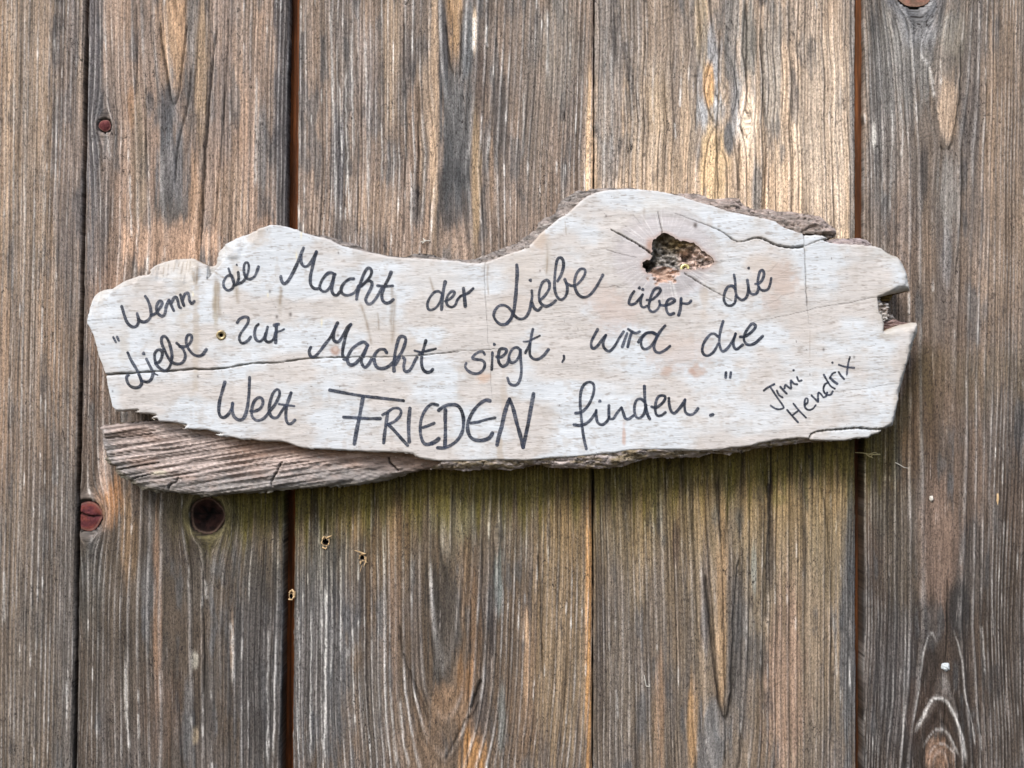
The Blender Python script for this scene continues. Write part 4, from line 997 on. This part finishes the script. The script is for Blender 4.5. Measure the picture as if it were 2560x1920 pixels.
# ---- torn lower strip on the left, bared sapwood
SPLIT = T("F 205,745 240,735 270,720 400,705 560,690 700,678 860,670 1300,700 1700,780 2200,860 S 700,1080 780,1095 900,1105 1050,1120 1160,1125 1190,1150 H 560,1590 "
          "H 300,1575 200,1572 100,1572 0,1575 M 750,62 700,72 660,88 620,102 550,120 450,135 350,145 200,150 100,158 0,166 "
          "F 2212,1440 2100,1452 1900,1482 1750,1480 1600,1492 1400,1522 1330,1500 1250,1482 1100,1470 1030,1456 860,1460 750,1440 640,1400 560,1350 480,1312 420,1262 392,1172 310,1140 282,1092 302,1030 270,942 250,870 268,800 222,765")
def split_z(x, y, e):
    # fibres run up to the right
    v = (y + x * .155)
    g = fbm(x / 150, v / 4.0, 501, 3); g2 = fbm(x / 90, v / 2.6, 502, 2)
    fade = 1 - .75 * ss(700, 1000, x)
    z = ((g - .5) * .0052 + (g2 - .5) * .0018) * fade
    z = z - np.abs(fbm(x / 60, v / 11, 503, 3) - .5) * .003 * fade
    by = sign_bottom(x)
    t = np.clip(1 - (by - y) / 22, 0, 1)
    z = z - .0035 * t ** 2
    z = z + .0055 * ss(1020, 1190, y) * ss(1000, 600, x)         # leans outward to its lower edge
    z = z + (fbm(x / 30, y / 12, 504, 3) - .5) * .004 * ss(600, 900, x)
    z = z - .002 * np.clip(1 - e / 5, 0, 1) ** 2
    for s, wd in SPC:
        d, par, _, _ = poly_dist(x + (vn(x / 6, y / 6, 9) - .5) * 4, y, s)
        z = z - .004 * np.exp(-(d / wd) ** 2)
    return z
SPC = [(T("F 1120,1290 1105,1340 1040,1360 1000,1410"), 1.4), (T("F 2250,1130 2212,1190 2165,1290 2135,1350 2145,1385"), 1.7),
       (T("G 1425,1435 1430,1475 1490,1540 1520,1575"), 1.6), (T("F 600,1310 850,1240"), 1.2), (T("F 480,1200 700,1160 900,1130"), 1.1), (T("F 300,1050 600,1010 900,985"), 1.2), (T("F 280,870 500,850 800,810"), 1.2)]
def split_c(x, y, e):
    v = (y + x * .155)
    n = fbm(x / 150, v / 4.0, 501, 3)
    c = lin((190, 174, 167)) * (.54 + .84 * ss(.28, .72, n))[:, None]
    c = mixc(c, lin((168, 132, 110)), ss(.5, .7, fbm(x / 90, y / 40, 505, 3)) * .3)
    n2 = fbm(x / 60, v / 2.4, 506, 2)
    c = c * (.75 + .5 * n2)[:, None]
    by = sign_bottom(x)
    low = ss(70, 20, by - y + (fbm(x / 30, y / 14, 507, 3) - .5) * 60)
    c = mixc(c, lin((156, 152, 150)) * (.55 + .9 * fbm(x / 26, y / 7, 508, 3))[:, None], low * .85)
    rb = ss(860, 1000, x)
    c = mixc(c, lin((166, 156, 152)) * (.5 + 1.0 * fbm(x / 30, y / 6, 509, 3))[:, None], rb * .8)
    ed = np.clip(1 - (by - y) / 14, 0, 1)
    c = mixc(c, lin((104, 98, 66)), ed * .6)
    c = mixc(c, lin((150, 112, 84)), ss(60, 0, y - np.interp(x, [300, 600, 900, 1100], [1040, 1100, 1125, 1155])) * ss(480, 640, x) * .55)  # warm brown shade under the board's lower edge, painted into the strip
    for s, wd in SPC:
        d, par, _, _ = poly_dist(x + (vn(x / 6, y / 6, 9) - .5) * 4, y, s)
        c = mixc(c, c * .12, np.exp(-(d / wd) ** 2))
    c = mixc(c, lin((222, 212, 190)), np.exp(-(np.hypot((x - 407 + (y - 1180)) / 20, (y - 1180) / 6)) ** 4))
    sp = vn(x / 5, y / 4.5, 510)
    c = mixc(c, lin((214, 212, 204)), ss(.95, .98, sp) * .7)
    return c
slab("torn_strip", SPLIT, [], 2.6, split_z, split_c, .021, .002, M_SPLIT, sign, lambda x, y, f, n: mixc(lin((150, 132, 120)) * (.4 + .9 * n)[:, None], lin((92, 86, 54)), np.full(n.shape, .3 + .5 * f)), rough=2.4, jag=4.2, seed=7)

# torn fibres in the notch on the right
def fibres(items, name, parent, ref, mat):
    V = []; F = []
    for (x0, y0, x1, y1, wd, d0, d1) in items:
        dx, dy = x1 - x0, y1 - y0; L = math.hypot(dx, dy) + 1e-6; nx, ny = -dy / L, dx / L
        b = len(V)
        for t, wf in ((0, 1), (.5, .8), (1, .15)):
            cx = x0 + dx * t; cy = y0 + dy * t; dd = d0 + (d1 - d0) * t; hw = wd * wf / 2
            V += [tuple(pos(cx + nx * hw, cy + ny * hw, dd, ref)), tuple(pos(cx, cy, dd + hw * S * 1.3, ref)), tuple(pos(cx - nx * hw, cy - ny * hw, dd, ref)), tuple(pos(cx, cy, dd - hw * S, ref))]
        for i in range(2):
            for j in range(4):
                a = b + i * 4 + j; c_ = b + i * 4 + (j + 1) % 4
                F.append((a, c_, c_ + 4, a + 4))
        F.append((b, b + 1, b + 2, b + 3)); F.append((b + 11, b + 10, b + 9, b + 8))
    o = make_mesh(name, V, F, None, mat, parent, smooth=False)
    return o
M_TORN = plain("torn_fibre", (206, 196, 184), 0.9, 0, 0.35, 500)
def torn(outl, c1, c2, ref, amp, seed):
    return slab("torn_face", np.array(outl, dtype=float), [], 1.6, lambda x, y, e: (fbm(x / 14, y / 3.2, seed, 3) - .5) * amp - .0015 * np.clip(1 - e / 4, 0, 1),
                lambda x, y, e: lin(c1) + (lin(c2) - lin(c1)) * ss(.3, .7, fbm(x / 10, y / 2.6, seed + 1, 3))[:, None], ref, .006, M_SPLIT, sign,
                lambda x, y, f, n: lin((96, 74, 58)) * (.5 + .9 * n)[:, None], rows=2, rough=.8, jag=1.6, seed=seed)
torn([(2180, 745), (2200, 744), (2204, 754), (2222, 759), (2224, 768), (2222, 778), (2223, 790), (2219, 800), (2213, 804), (2190, 800), (2180, 770)], (150, 136, 126), (230, 226, 222), FRONT - .005, .006, 801)
torn([(2205, 780), (2220, 788), (2235, 785), (2239, 797), (2222, 802), (2205, 800)], (120, 112, 108), (176, 170, 166), FRONT - .012, .003, 811)
torn([(2200, 800), (2218, 802), (2239, 798), (2262, 806), (2290, 806), (2282, 820), (2200, 840)], (112, 88, 84), (166, 144, 138), FRONT - .0075, .003, 821)
torn([(2190, 738), (2240, 722), (2270, 715), (2250, 728), (2236, 738), (2226, 752), (2205, 752)], (84, 66, 34), (132, 112, 64), FRONT - .010, .002, 831)
it = []
rd = random.Random(8)
for (x0, y0, x1, y1, wd) in ((452, 1063, 462, 1065, 3), (450, 1071, 466, 1074, 2), (520, 1078, 556, 1084, 2.2), (515, 1074, 548, 1083, 2), (378, 1040, 392, 1044, 2), (585, 1096, 606, 1099, 2), (374, 1045, 384, 1050, 2), (440, 1062, 450, 1056, 2.4)):
    it.append((x1, y1, x0, y0, wd, FRONT - .002, FRONT - .003))
fibres(it, "torn_fibres", sign, FRONT, M_TORN)

# ------------------------------------------------------------------ handwriting
ink_n = [0]
def word(name, strokes, width, dots=()):
    V = []; F = []
    for s in strokes:
        wd = width
        if isinstance(s, tuple): s, wd = s[0], s[1]
        pts = smooth_line(T(s), 1.5)
        n = len(pts)
        d = np.gradient(pts, axis=0) if n > 2 else np.repeat((pts[-1:] - pts[:1]), n, 0)
        d = d / (np.hypot(d[:, 0], d[:, 1])[:, None] + 1e-6)
        arc = np.arange(n) * 1.5
        k = ink_n[0]; ink_n[0] += 1
        hw = wd / 2 * (.86 + .26 * vn(arc / 17, arc * 0 + k, 600) + .10 * vn(arc / 3.5, arc * 0 + k, 601))
        # round ends
        m = int(wd / 3) + 1
        P = [pts]; HWs = [hw]
        cap0 = []; capw0 = []
        for j in range(m, 0, -1):
            o_ = j / m * .97
            cap0.append(pts[0] - d[0] * o_ * hw[0]); capw0.append(hw[0] * math.sqrt(1 - o_ * o_))
        cap1 = []; capw1 = []
        for j in range(1, m + 1):
            o_ = j / m * .97
            cap1.append(pts[-1] + d[-1] * o_ * hw[-1]); capw1.append(hw[-1] * math.sqrt(1 - o_ * o_))
        pts2 = np.vstack([cap0, pts, cap1]); hw2 = np.concatenate([capw0, hw, capw1])
        d2 = np.vstack([np.repeat(d[:1], m, 0), d, np.repeat(d[-1:], m, 0)])
        nn = np.stack([-d2[:, 1], d2[:, 0]], -1)
        L_ = pts2 + nn * hw2[:, None]; R_ = pts2 - nn * hw2[:, None]
        al = np.arange(len(pts2))
        off = .00022 + (k % 12) * .000006 + al * 3e-7
        rows = []
        for Q in (L_, pts2, R_):
            z = FRONT + board_z(Q[:, 0], Q[:, 1], np.full(len(Q), 99.), False) + off
            rows.append(pos(Q[:, 0], Q[:, 1], z, FRONT))
        cw, _, _ = crack_weight(pts2[:, 0], pts2[:, 1])
        b = len(V)
        for i in range(len(pts2)): V += [rows[0][i], rows[1][i], rows[2][i]]
        for i in range(len(pts2) - 1):
            if cw[i] > .55: continue
            a = b + i * 3
            F.append((a, a + 1, a + 4, a + 3)); F.append((a + 1, a + 2, a + 5, a + 4))
    for (s, r_) in dots:
        p0 = T(s)[0]; k = ink_n[0]; ink_n[0] += 1
        b = len(V); ns = 14
        P = [p0] + [p0 + r_ * (1 + .12 * math.sin(3 * a + k)) * np.array([math.cos(a), math.sin(a)]) for a in [2 * math.pi * j / ns for j in range(ns)]]
        P = np.array(P); z = FRONT + board_z(P[:, 0], P[:, 1], np.full(len(P), 99.), False) + .00025 + (k % 12) * .000006
        for q_ in pos(P[:, 0], P[:, 1], z, FRONT): V.append(q_)
        for j in range(ns): F.append((b, b + 1 + (j + 1) % ns, b + 1 + j))
    o = make_mesh("handwritten_word" if name is None else name, V, F, None, M_INK, sign)
    return o
W1 = 7.4
word("quotation_mark", [("A 372,1340 400,1395", 6), ("A 414,1337 432,1376", 5.5)], 6)
word(None, ["A 462,1000 490,1090 520,1170 560,1215 600,1228 635,1205 650,1150 632,1078", "A 650,1150 700,1172 750,1155 785,1100 778,1010 750,930 722,887",
            "A 785,1100 835,1078 880,1025 908,975 900,945 875,945 850,990 850,1045 875,1090 915,1108 942,1075 955,1000 985,932", "A 985,932 1010,985 1038,1045",
            "A 1012,960 1040,905 1066,900 1085,950 1098,1005 1115,1015", "A 1110,870 1128,930 1150,990", "A 1130,945 1155,870 1190,848 1205,885 1212,935 1238,970 1265,942"], W1)
word(None, ["A 1680,660 1630,660 1590,715 1590,780 1635,822 1685,800 1705,740 1690,680", "A 1640,580 1665,650 1690,710 1715,765 1745,745", "A 1750,622 1756,690 1742,745 1790,735 1825,700 1855,640 1870,565 1858,520 1832,518 1815,555 1816,620 1838,680 1880,698 1930,670 1960,610 1975,562"], 6.6, [("A 1733,540", 2.6)])
word(None, ["B 230,668 238,712 265,748 305,725 345,660 395,560 440,450 480,352", "B 455,430 452,500 475,548 512,558 555,520 590,460 622,395", "B 622,395 600,480 575,580 556,680 562,760 600,800 650,803",
            "B 832,645 770,625 720,660 680,720 660,780 680,825 725,833 770,790 805,710 820,640", "B 818,660 803,740 793,820 815,868 850,875 880,842",
            "B 1035,695 990,697 930,740 897,800 905,850 950,876 1010,866 1060,830 1090,770", ("B 1068,920 1078,850 1105,770", 8.5), "B 1078,840 1105,760 1145,650 1185,582 1218,580 1235,615 1218,668 1170,728 1115,780 1170,730 1215,717 1240,750 1222,810 1185,880 1170,930 1195,972 1240,962 1290,900 1345,800",
            ("B 1450,622 1425,685 1388,755", 8), "B 1388,755 1352,850 1352,920 1385,960 1430,958 1475,925", ("B 1300,770 1380,778 1470,772", 6.5)], W1)
word(None, ["C 238,855 205,832 160,842 110,900 82,970 92,1028 130,1038 180,1010 220,950 240,880", ("C 278,728 262,800 248,900 238,1035", 8.5), "C 278,942 325,920 368,880 380,842 350,832 312,870 292,930 303,985 350,1008 392,980 412,925 450,885",
            ("C 480,800 488,870 495,940 500,998", 8.5), "C 412,930 450,885 495,868 540,845 588,800"], 6.6)
word(None, [("C 1070,540 1074,640 1066,760 1060,860 1050,950 1038,1040 1008,1130 960,1188", 8.2), "C 1008,1130 960,1188 900,1200 850,1168 816,1110 826,1050 870,997 920,985 970,1005 1012,1052 1048,1105 1100,1138 1160,1125 1200,1070 1222,1000",
            "C 1236,825 1238,900 1222,985", "C 1240,960 1265,1020 1305,1043 1340,1010", "C 1320,940 1380,880 1425,810 1430,742 1402,710 1355,735 1322,820 1316,900 1340,970 1400,998 1460,970 1500,935",
            "C 1520,720 1560,650 1585,560 1580,490 1550,460 1515,490 1496,600 1487,720 1490,820 1520,900 1560,925 1600,900 1625,840 1625,770 1600,702", "C 1615,740 1670,770 1730,760 1790,700 1825,630 1815,590 1770,590 1730,640 1708,720 1715,800 1750,870 1810,900 1880,870 1950,780 2020,655"], 7.0, [("C 1220,710", 4.4)])
word(None, ["D 595,1278 560,1330 538,1400 560,1422 610,1408 660,1350 690,1312", "D 690,1312 668,1370 672,1430 700,1453 735,1440",
            "D 735,1372 790,1370 850,1320 885,1268 862,1240 820,1255 790,1310 766,1390 757,1460 790,1502 840,1488 878,1430 872,1382", "D 878,1425 905,1432 960,1428 1020,1400 1045,1378 1015,1356 972,1372 950,1420 955,1490 985,1532 1035,1520",
            ("D 1115,1355 1112,1420 1105,1480 1088,1538", 8), "D 1115,1362 1112,1402 1160,1412 1200,1408 1225,1380"], 6.8, [("D 652,1240", 4.2), ("D 690,1257", 4.2)])
word(None, ["D 1715,1250 1680,1215 1630,1230 1596,1300 1590,1370 1620,1425 1670,1432 1710,1400 1722,1330", "D 1700,1092 1714,1180 1716,1260 1735,1330 1780,1370 1822,1358 1850,1310 1858,1240 1846,1152",
            "D 1858,1240 1880,1295 1920,1310 1955,1288 1972,1225", "D 1935,1195 1978,1188 2015,1140 2030,1080 2012,1042 1985,1060 1966,1130 1962,1200 1990,1253 2030,1268 2075,1250 2100,1190 2110,1132"], 6.6, [("D 1862,1020", 3.6)])
# second line
word(None, ["A 530,1510 565,1590 610,1665 645,1730 675,1800 685,1850 660,1888 610,1898 560,1880 528,1835 520,1780 545,1748", "A 650,1745 680,1810 700,1825 745,1835 785,1812 808,1760 800,1710 770,1650 735,1580", ("A 808,1712 835,1745 862,1758", 4),
            "A 835,1632 880,1610 905,1560 912,1510 890,1480 855,1485 827,1525 830,1590 852,1650 900,1695 945,1710 985,1680 1008,1620 1015,1560", "A 1013,1600 1018,1530 995,1420 960,1345 925,1330 903,1360 910,1420 945,1500 985,1580 1015,1615 1060,1633 1110,1632 1150,1600 1165,1540 1145,1480 1105,1435 1070,1405",
            "A 1105,1442 1160,1445 1205,1420 1235,1370 1235,1325 1205,1312 1180,1345 1177,1400 1200,1465 1255,1530 1315,1548 1360,1530 1400,1475"], 7.2, [("A 705,1520", 4.6)])
word(None, [("A 1740,1180 1768,1140 1820,1117 1862,1125 1858,1180 1820,1240 1778,1300 1762,1350 1780,1398 1815,1403 1860,1375 1890,1337", 6.6), "A 1975,1195 1945,1230 1932,1300 1948,1365 1985,1386 2015,1370 2050,1325 2075,1225", "A 2050,1300 2050,1370 2080,1393 2115,1385 2145,1350 2160,1290",
            ("A 2172,1200 2168,1300 2163,1400", 8), ("A 2148,1208 2195,1196", 7.5), ("A 2178,1282 2220,1270 2256,1250", 5.5)], 7)
word(None, ["G 560,212 542,260 562,313 600,315 650,270 710,190 780,100 820,20 858,-58", "G 835,-20 815,60 812,120 840,153 880,140 930,60 970,-8 1005,-40", "G 1000,-38 960,50 937,130 917,220 912,290 930,343 962,343",
            "G 1192,190 1150,155 1100,170 1030,220 982,290 967,350 985,400 1030,405 1080,370 1140,290 1185,200", "G 1187,200 1150,290 1122,360 1140,418 1170,432 1210,390 1240,330", "G 1400,270 1375,237 1320,240 1272,290 1262,350 1290,428 1350,448 1420,425 1480,370",
            ("G 1482,475 1480,400 1492,320", 9), "G 1480,400 1490,300 1510,200 1540,110 1575,92 1610,112 1605,170 1570,260 1530,320", "G 1500,400 1540,330 1575,320 1600,350 1590,420 1600,473 1640,478 1680,430 1730,330 1775,275", ("G 1835,140 1815,210 1795,280", 7.5), "G 1795,280 1785,370 1800,450 1840,488 1885,483 1910,457", ("G 1710,250 1780,265 1860,250 1945,227", 5.8)], 7.8)
word(None, ["H 715,292 695,262 650,265 600,300 580,333 610,345 680,355 715,390 705,450 660,495 600,503 540,480 500,430 510,387", ("H 800,272 798,350 792,460", 6.5), "H 848,320 900,320 945,280 955,242 920,227 882,240 866,310 872,380 910,423 960,400 985,340",
            "H 1105,240 1070,215 1020,235 987,300 987,360 1020,383 1065,360 1100,300 1110,240", "H 1110,240 1112,340 1120,430 1115,530 1085,610 1040,633 990,610 968,552", "H 1248,12 1230,90 1215,170 1165,273", "H 1215,170 1213,240 1217,300 1250,338 1300,345 1360,310 1420,237", ("H 1145,150 1200,145 1260,115 1325,85", 5)], 7.0, [("H 822,180", 4)])
word("comma", [("H 1590,307 1592,340 1572,376", 5.5)], 5.5)
word(None, ["I 415,15 380,80 347,150 347,208 375,225 420,190 470,120 505,80", "I 505,80 477,150 482,210 520,250 560,248 610,190 655,110 702,40", "I 740,60 715,130 687,208", "I 795,40 770,110 747,208", ("I 752,12 790,38", 6.5), "I 795,45 840,56 880,40",
            "I 866,155 895,110 950,58 1015,48 1060,68", "I 1055,70 1010,50 950,62 902,120 897,190 930,233 990,213 1040,150 1085,70 1120,18 1160,-25", "I 1080,80 1047,160 1037,210 1055,258 1100,273 1160,245 1215,200"], 7)
word(None, ["I 1742,92 1700,62 1650,80 1592,160 1572,240 1592,293 1640,303 1700,260 1750,170", "I 1802,-75 1780,0 1762,90 1762,180 1790,253 1835,240 1890,170 1930,90 1940,62", "I 1940,62 1917,150 1922,208 1955,233 2020,185",
            "I 1990,97 2045,92 2110,50 2155,0 2155,-35 2120,-45 2080,0 2045,60 2032,120 2055,170 2100,186 2160,165 2210,120 2241,88"], 6.8)
# third line
word(None, [("F 1605,242 1580,330 1545,460 1537,560 1555,622 1600,633 1650,590 1680,530 1690,477", 8), ("F 1690,477 1687,560 1710,628 1765,662 1815,640 1845,560 1865,440 1872,330 1877,192", 8),
            "F 1887,565 1940,565 2000,530 2025,470 2010,422 1965,420 1922,470 1902,550 1907,620 1945,663 1990,665 2040,640 2092,580", "G 95,935 170,840 215,740 210,688 180,682 140,730 112,820 102,900 120,968 160,993 200,980 240,920 280,862", ("G 345,715 322,780 292,860", 8), "G 292,860 286,950 292,1020 315,1058 350,1053 387,1018", ("G 210,840 290,852 380,862", 5.5)], 7.2)
word(None, [("G 772,686 900,710 1100,745 1300,770 1588,803", 7.5), ("G 1140,758 1120,870 1100,980 1070,1120 1042,1282", 9), ("G 922,985 1050,991 1180,1000 1330,1001", 8), ("G 1410,945 1395,1050 1380,1150 1367,1268", 8), "G 1357,960 1410,930 1470,890 1530,887 1560,920 1545,975 1490,1030 1415,1066", ("G 1420,1066 1500,1150 1570,1230 1632,1298", 8.5),
            ("G 1658,888 1647,1000 1643,1120 1650,1258", 9), ("G 1965,852 1900,842 1840,890 1792,980 1772,1080 1777,1180 1802,1258 1840,1288 1900,1275", 8), ("G 1900,1275 1945,1252 1975,1225", 10), "G 1800,1100 1860,1080 1925,1052",
            ("H 205,910 260,870 330,847 400,852 445,890 475,970 480,1060 465,1150 420,1230 350,1290 270,1323 195,1325", 8), ("H 280,905 278,1000 280,1150 275,1310", 8.5), ("H 770,805 730,797 670,830 610,890 560,970 527,1060 532,1150 570,1218 640,1243 710,1238 770,1210 800,1162", 9), ("H 560,1050 640,1040 720,1015 828,992", 7),
            ("H 852,1292 870,1200 905,1080 930,960 960,860 990,785", 9), ("H 990,785 1030,890 1070,1050 1110,1190 1140,1318", 9), ("H 1140,1318 1165,1200 1195,1060 1220,920 1255,728", 9)], 7.4)
word(None, ["I 172,942 240,927 300,870 350,780 375,690 368,620 320,597 262,630 232,700 222,800 226,900 236,1000 250,1130 270,1250 290,1335", "I 155,1070 220,1077 290,1055 350,1000 400,920", "I 400,908 400,980 420,1048 470,1068 520,1030 545,980", "I 540,857 540,930 545,998 590,1000 630,940 680,880", "I 680,880 700,940 722,998 760,1005 812,967",
            "I 932,812 890,782 845,800 822,870 827,950 855,993 900,983 935,930 950,850", ("I 933,642 935,740 945,860 965,950 990,1003", 7.5), "I 1012,870 1060,880 1130,830 1165,772 1140,745 1090,757 1062,810 1052,900 1070,963 1120,965 1165,932", ("I 1203,775 1208,850 1228,918 1262,943 1300,910 1350,850 1383,792", 7.6), "I 1383,792 1377,860 1387,930 1430,958 1480,945 1525,890"], 7, [("I 440,808", 4.4)])
word("full_stop", [("I 1665,965 1690,958", 9)], 9)
word("quotation_mark", [("I 1836,492 1833,548", 6.6), ("I 1890,492 1882,548", 6.6)], 6)
# signature
word(None, ["J 262,690 310,655 378,620", "J 330,648 372,710 420,780 468,848 480,880 440,897 390,890 337,856", "J 405,690 430,740 470,768", "J 445,650 480,690 515,724", "J 490,665 500,628 530,650 562,668 560,630 562,578 590,612 630,622", "J 628,540 648,585 680,578"], 4.8, [("J 590,467", 3)])
word(None, ["J 520,905 575,968 640,1040", "J 590,835 650,910 728,990", "J 580,965 640,915", "J 718,850 745,822 745,782 722,780 712,830 720,880 755,905 800,893 835,850", "J 788,745 828,785 860,815 858,760 866,712 895,735 920,765 950,748 960,712",
            "J 975,600 935,625 920,680 945,730 995,737 1022,700", "J 925,517 960,580 1000,640 1045,670", ("J 995,548 1035,590 1072,615", 6), "J 995,548 1020,505 1052,490", "J 1090,487 1118,530 1150,562", "J 1090,405 1170,430 1260,440", "J 1212,320 1192,400 1180,512"], 4.8, [("J 1020,382", 3)])

# ------------------------------------------------------------------ screws
def lathe(prof, ns, name, mat, parent):
    V = []; F = []
    for r_, d_ in prof:
        for j in range(ns):
            a = 2 * math.pi * j / ns
            V.append((r_ * math.cos(a), -d_, r_ * math.sin(a)))
    for i in range(len(prof) - 1):
        for j in range(ns):
            a = i * ns + j; b = i * ns + (j + 1) % ns
            F.append((a, b, b + ns, a + ns))
    return make_mesh(name, V, F, None, mat, parent)
def screw(px, py, dep, r_px, mat, label, tilt):
    loc = pos(px, py, dep, FRONT)
    e = empty("screw", label, "screw", "screws holding the sign", tuple(loc))
    r = r_px * S * (DIST - FRONT) / DIST
    lathe([(r * .30, -.012), (r * .32, -.003), (r * .92, -.0006), (r, 0), (r * .98, .0003), (r * .86, .0007), (r * .62, .0005), (r * .40, .0003), (r * .34, -.0008)], 32, "screw_head", mat, e)
    V = [(0, .0024, 0)]; F = []
    for j in range(24):
        a = 2 * math.pi * j / 24
        q_ = r * .30 * (1 + .16 * math.cos(6 * a)); V.append((q_ * math.cos(a), .0006, q_ * math.sin(a)))
    for j in range(24):
        a = 2 * math.pi * j / 24
        q_ = r * .24 * (1 + .16 * math.cos(6 * a)); V.append((q_ * math.cos(a), .0022, q_ * math.sin(a)))
    for j in range(24):
        F.append((1 + j, 1 + (j + 1) % 24, 25 + (j + 1) % 24, 25 + j)); F.append((0, 25 + j, 25 + (j + 1) % 24))
    # annulus between the lobes and the head
    b = len(V)
    for j in range(24):
        a = 2 * math.pi * j / 24; V.append((r * .36 * math.cos(a), .0002, r * .36 * math.sin(a)))
    for j in range(24): F.append((1 + j, b + j, b + (j + 1) % 24, 1 + (j + 1) % 24))
    make_mesh("drive_recess", V, F, None, M_DARKM, e)
    e.rotation_euler = tilt
screw(553.5, 838, FRONT + .0003, 12.5, M_BRASS, "dull brass screw in the sign below the word die, by the word zur", (R(6), 0, R(8)))
screw(1714, 670.5, FRONT - .0022, 12.5, M_ZINC, "bright yellow screw head at the lower rim of the knot hole", (R(-4), 0, R(-6)))

# ------------------------------------------------------------------ bits caught on the wall
def strand(name, segs, mat, label, cat, group=None):
    V = []; F = []
    for pts, w0, w1 in segs:
        P = np.array(pts, dtype=float); XY = smooth_line(P[:, :2], 2.5)
        tt = np.linspace(0, 1, len(XY)); D = np.interp(tt, np.linspace(0, 1, len(P)), P[:, 2])
        d = np.gradient(XY, axis=0); d /= np.hypot(d[:, 0], d[:, 1])[:, None] + 1e-6
        b = len(V)
        for i in range(len(XY)):
            hw = (w0 + (w1 - w0) * tt[i]) / 2; n_ = np.array([-d[i, 1], d[i, 0]])
            for k in range(5):
                a = 2 * math.pi * k / 5
                q_ = XY[i] + n_ * hw * math.cos(a); V.append(pos(q_[0], q_[1], D[i] + hw * S * math.sin(a), 0))
        for i in range(len(XY) - 1):
            for k in range(5):
                a = b + i * 5 + k; c_ = b + i * 5 + (k + 1) % 5
                F.append((a, c_, c_ + 5, a + 5))
    o = make_mesh(name, V, F, None, mat)
    o["label"] = label; o["category"] = cat
    if group: o["group"] = group
    return o
GRP = "scraps caught on the planks"
strand("straw", [([(2136, 1131, .001), (2155, 1132, .003), (2172, 1135, .004), (2196, 1135, .003)], 1.2, 3.5), ([(2160, 1133, .003), (2170, 1141, .003), (2176, 1138, .003)], 2.5, 3), ([(2168, 1135, .003), (2182, 1130, .004), (2190, 1134, .003)], 3, 1.5), ([(2166, 1138, .003), (2178, 1144, .003)], 4, 2)],
       M_STRAW, "forked dry straw lying across the dark joint below the sign", "straw", GRP)
strand("straw", [([(2237, 1156, .001), (2246, 1161, .002), (2258, 1168, .002), (2272, 1170, .001)], 2.2, 1.0)], M_LINT, "thin pale straw on the far right plank below the sign", "straw", GRP)
strand("lint_tuft", [([(1052, 606, .001), (1062, 603, .002), (1076, 603, .001)], 2, 2.6), ([(1058, 596, .001), (1063, 603, .002)], 2, 3.5), ([(1056, 609, .001), (1066, 603, .002)], 3, 3)], M_LINT, "white lint tuft on the plank just above the dip of the sign", "lint", GRP)
strand("lint_tuft", [([(1610, 1686, .001), (1612, 1700, .002), (1615, 1714, .001)], 1.4, 2.4), ([(1615, 1714, .001), (1624, 1713, .002), (1622, 1708, .001)], 2.4, 1.2)], M_LINT, "small hooked lint thread on the plank low under the sign", "lint", GRP)

def lump(name, px, py, rx, ry, h, mat, label, cat, seed):
    ns, nr = 22, 6; V = [pos(px, py, h, 0)]; F = []
    for i in range(1, nr + 1):
        for j in range(ns):
            a = 2 * math.pi * j / ns
            k = i / nr * (1 + .35 * (float(vn(math.cos(a) * 2 + 5, math.sin(a) * 2 + 5, seed)) - .5) + .12 * math.sin(5 * a))
            x = px + rx * k * math.cos(a); y = py + ry * k * math.sin(a)
            V.append(pos(x, y, h * (1 - (i / nr) ** 2) * (.6 + .8 * float(vn(x / 3, y / 3, seed))) - (0.0008 if i == nr else 0), 0))
    for j in range(ns): F.append((0, 1 + (j + 1) % ns, 1 + j))
    for i in range(nr - 1):
        for j in range(ns):
            a = 1 + i * ns + j; b = 1 + i * ns + (j + 1) % ns; F.append((a, b, b + ns, a + ns))
    o = make_mesh(name, V, F, None, mat)
    o["label"] = label; o["category"] = cat
    return o
lump("resin_drop", 2364, 1668, 12, 12, .0022, M_RESIN, "white crusted resin drop on the dark right plank near the bottom", "resin", 3)
lump("seed_husk", 2328, 1246, 5, 8, .0018, M_LINT, "pale pointed seed husk stuck to the right plank below the sign", "husk", 9)
lump("wood_chip", 2494, 1246, 3.5, 16, .0008, M_SPLN, "narrow fresh wood chip at the far right of the wall", "wood chip", 12)
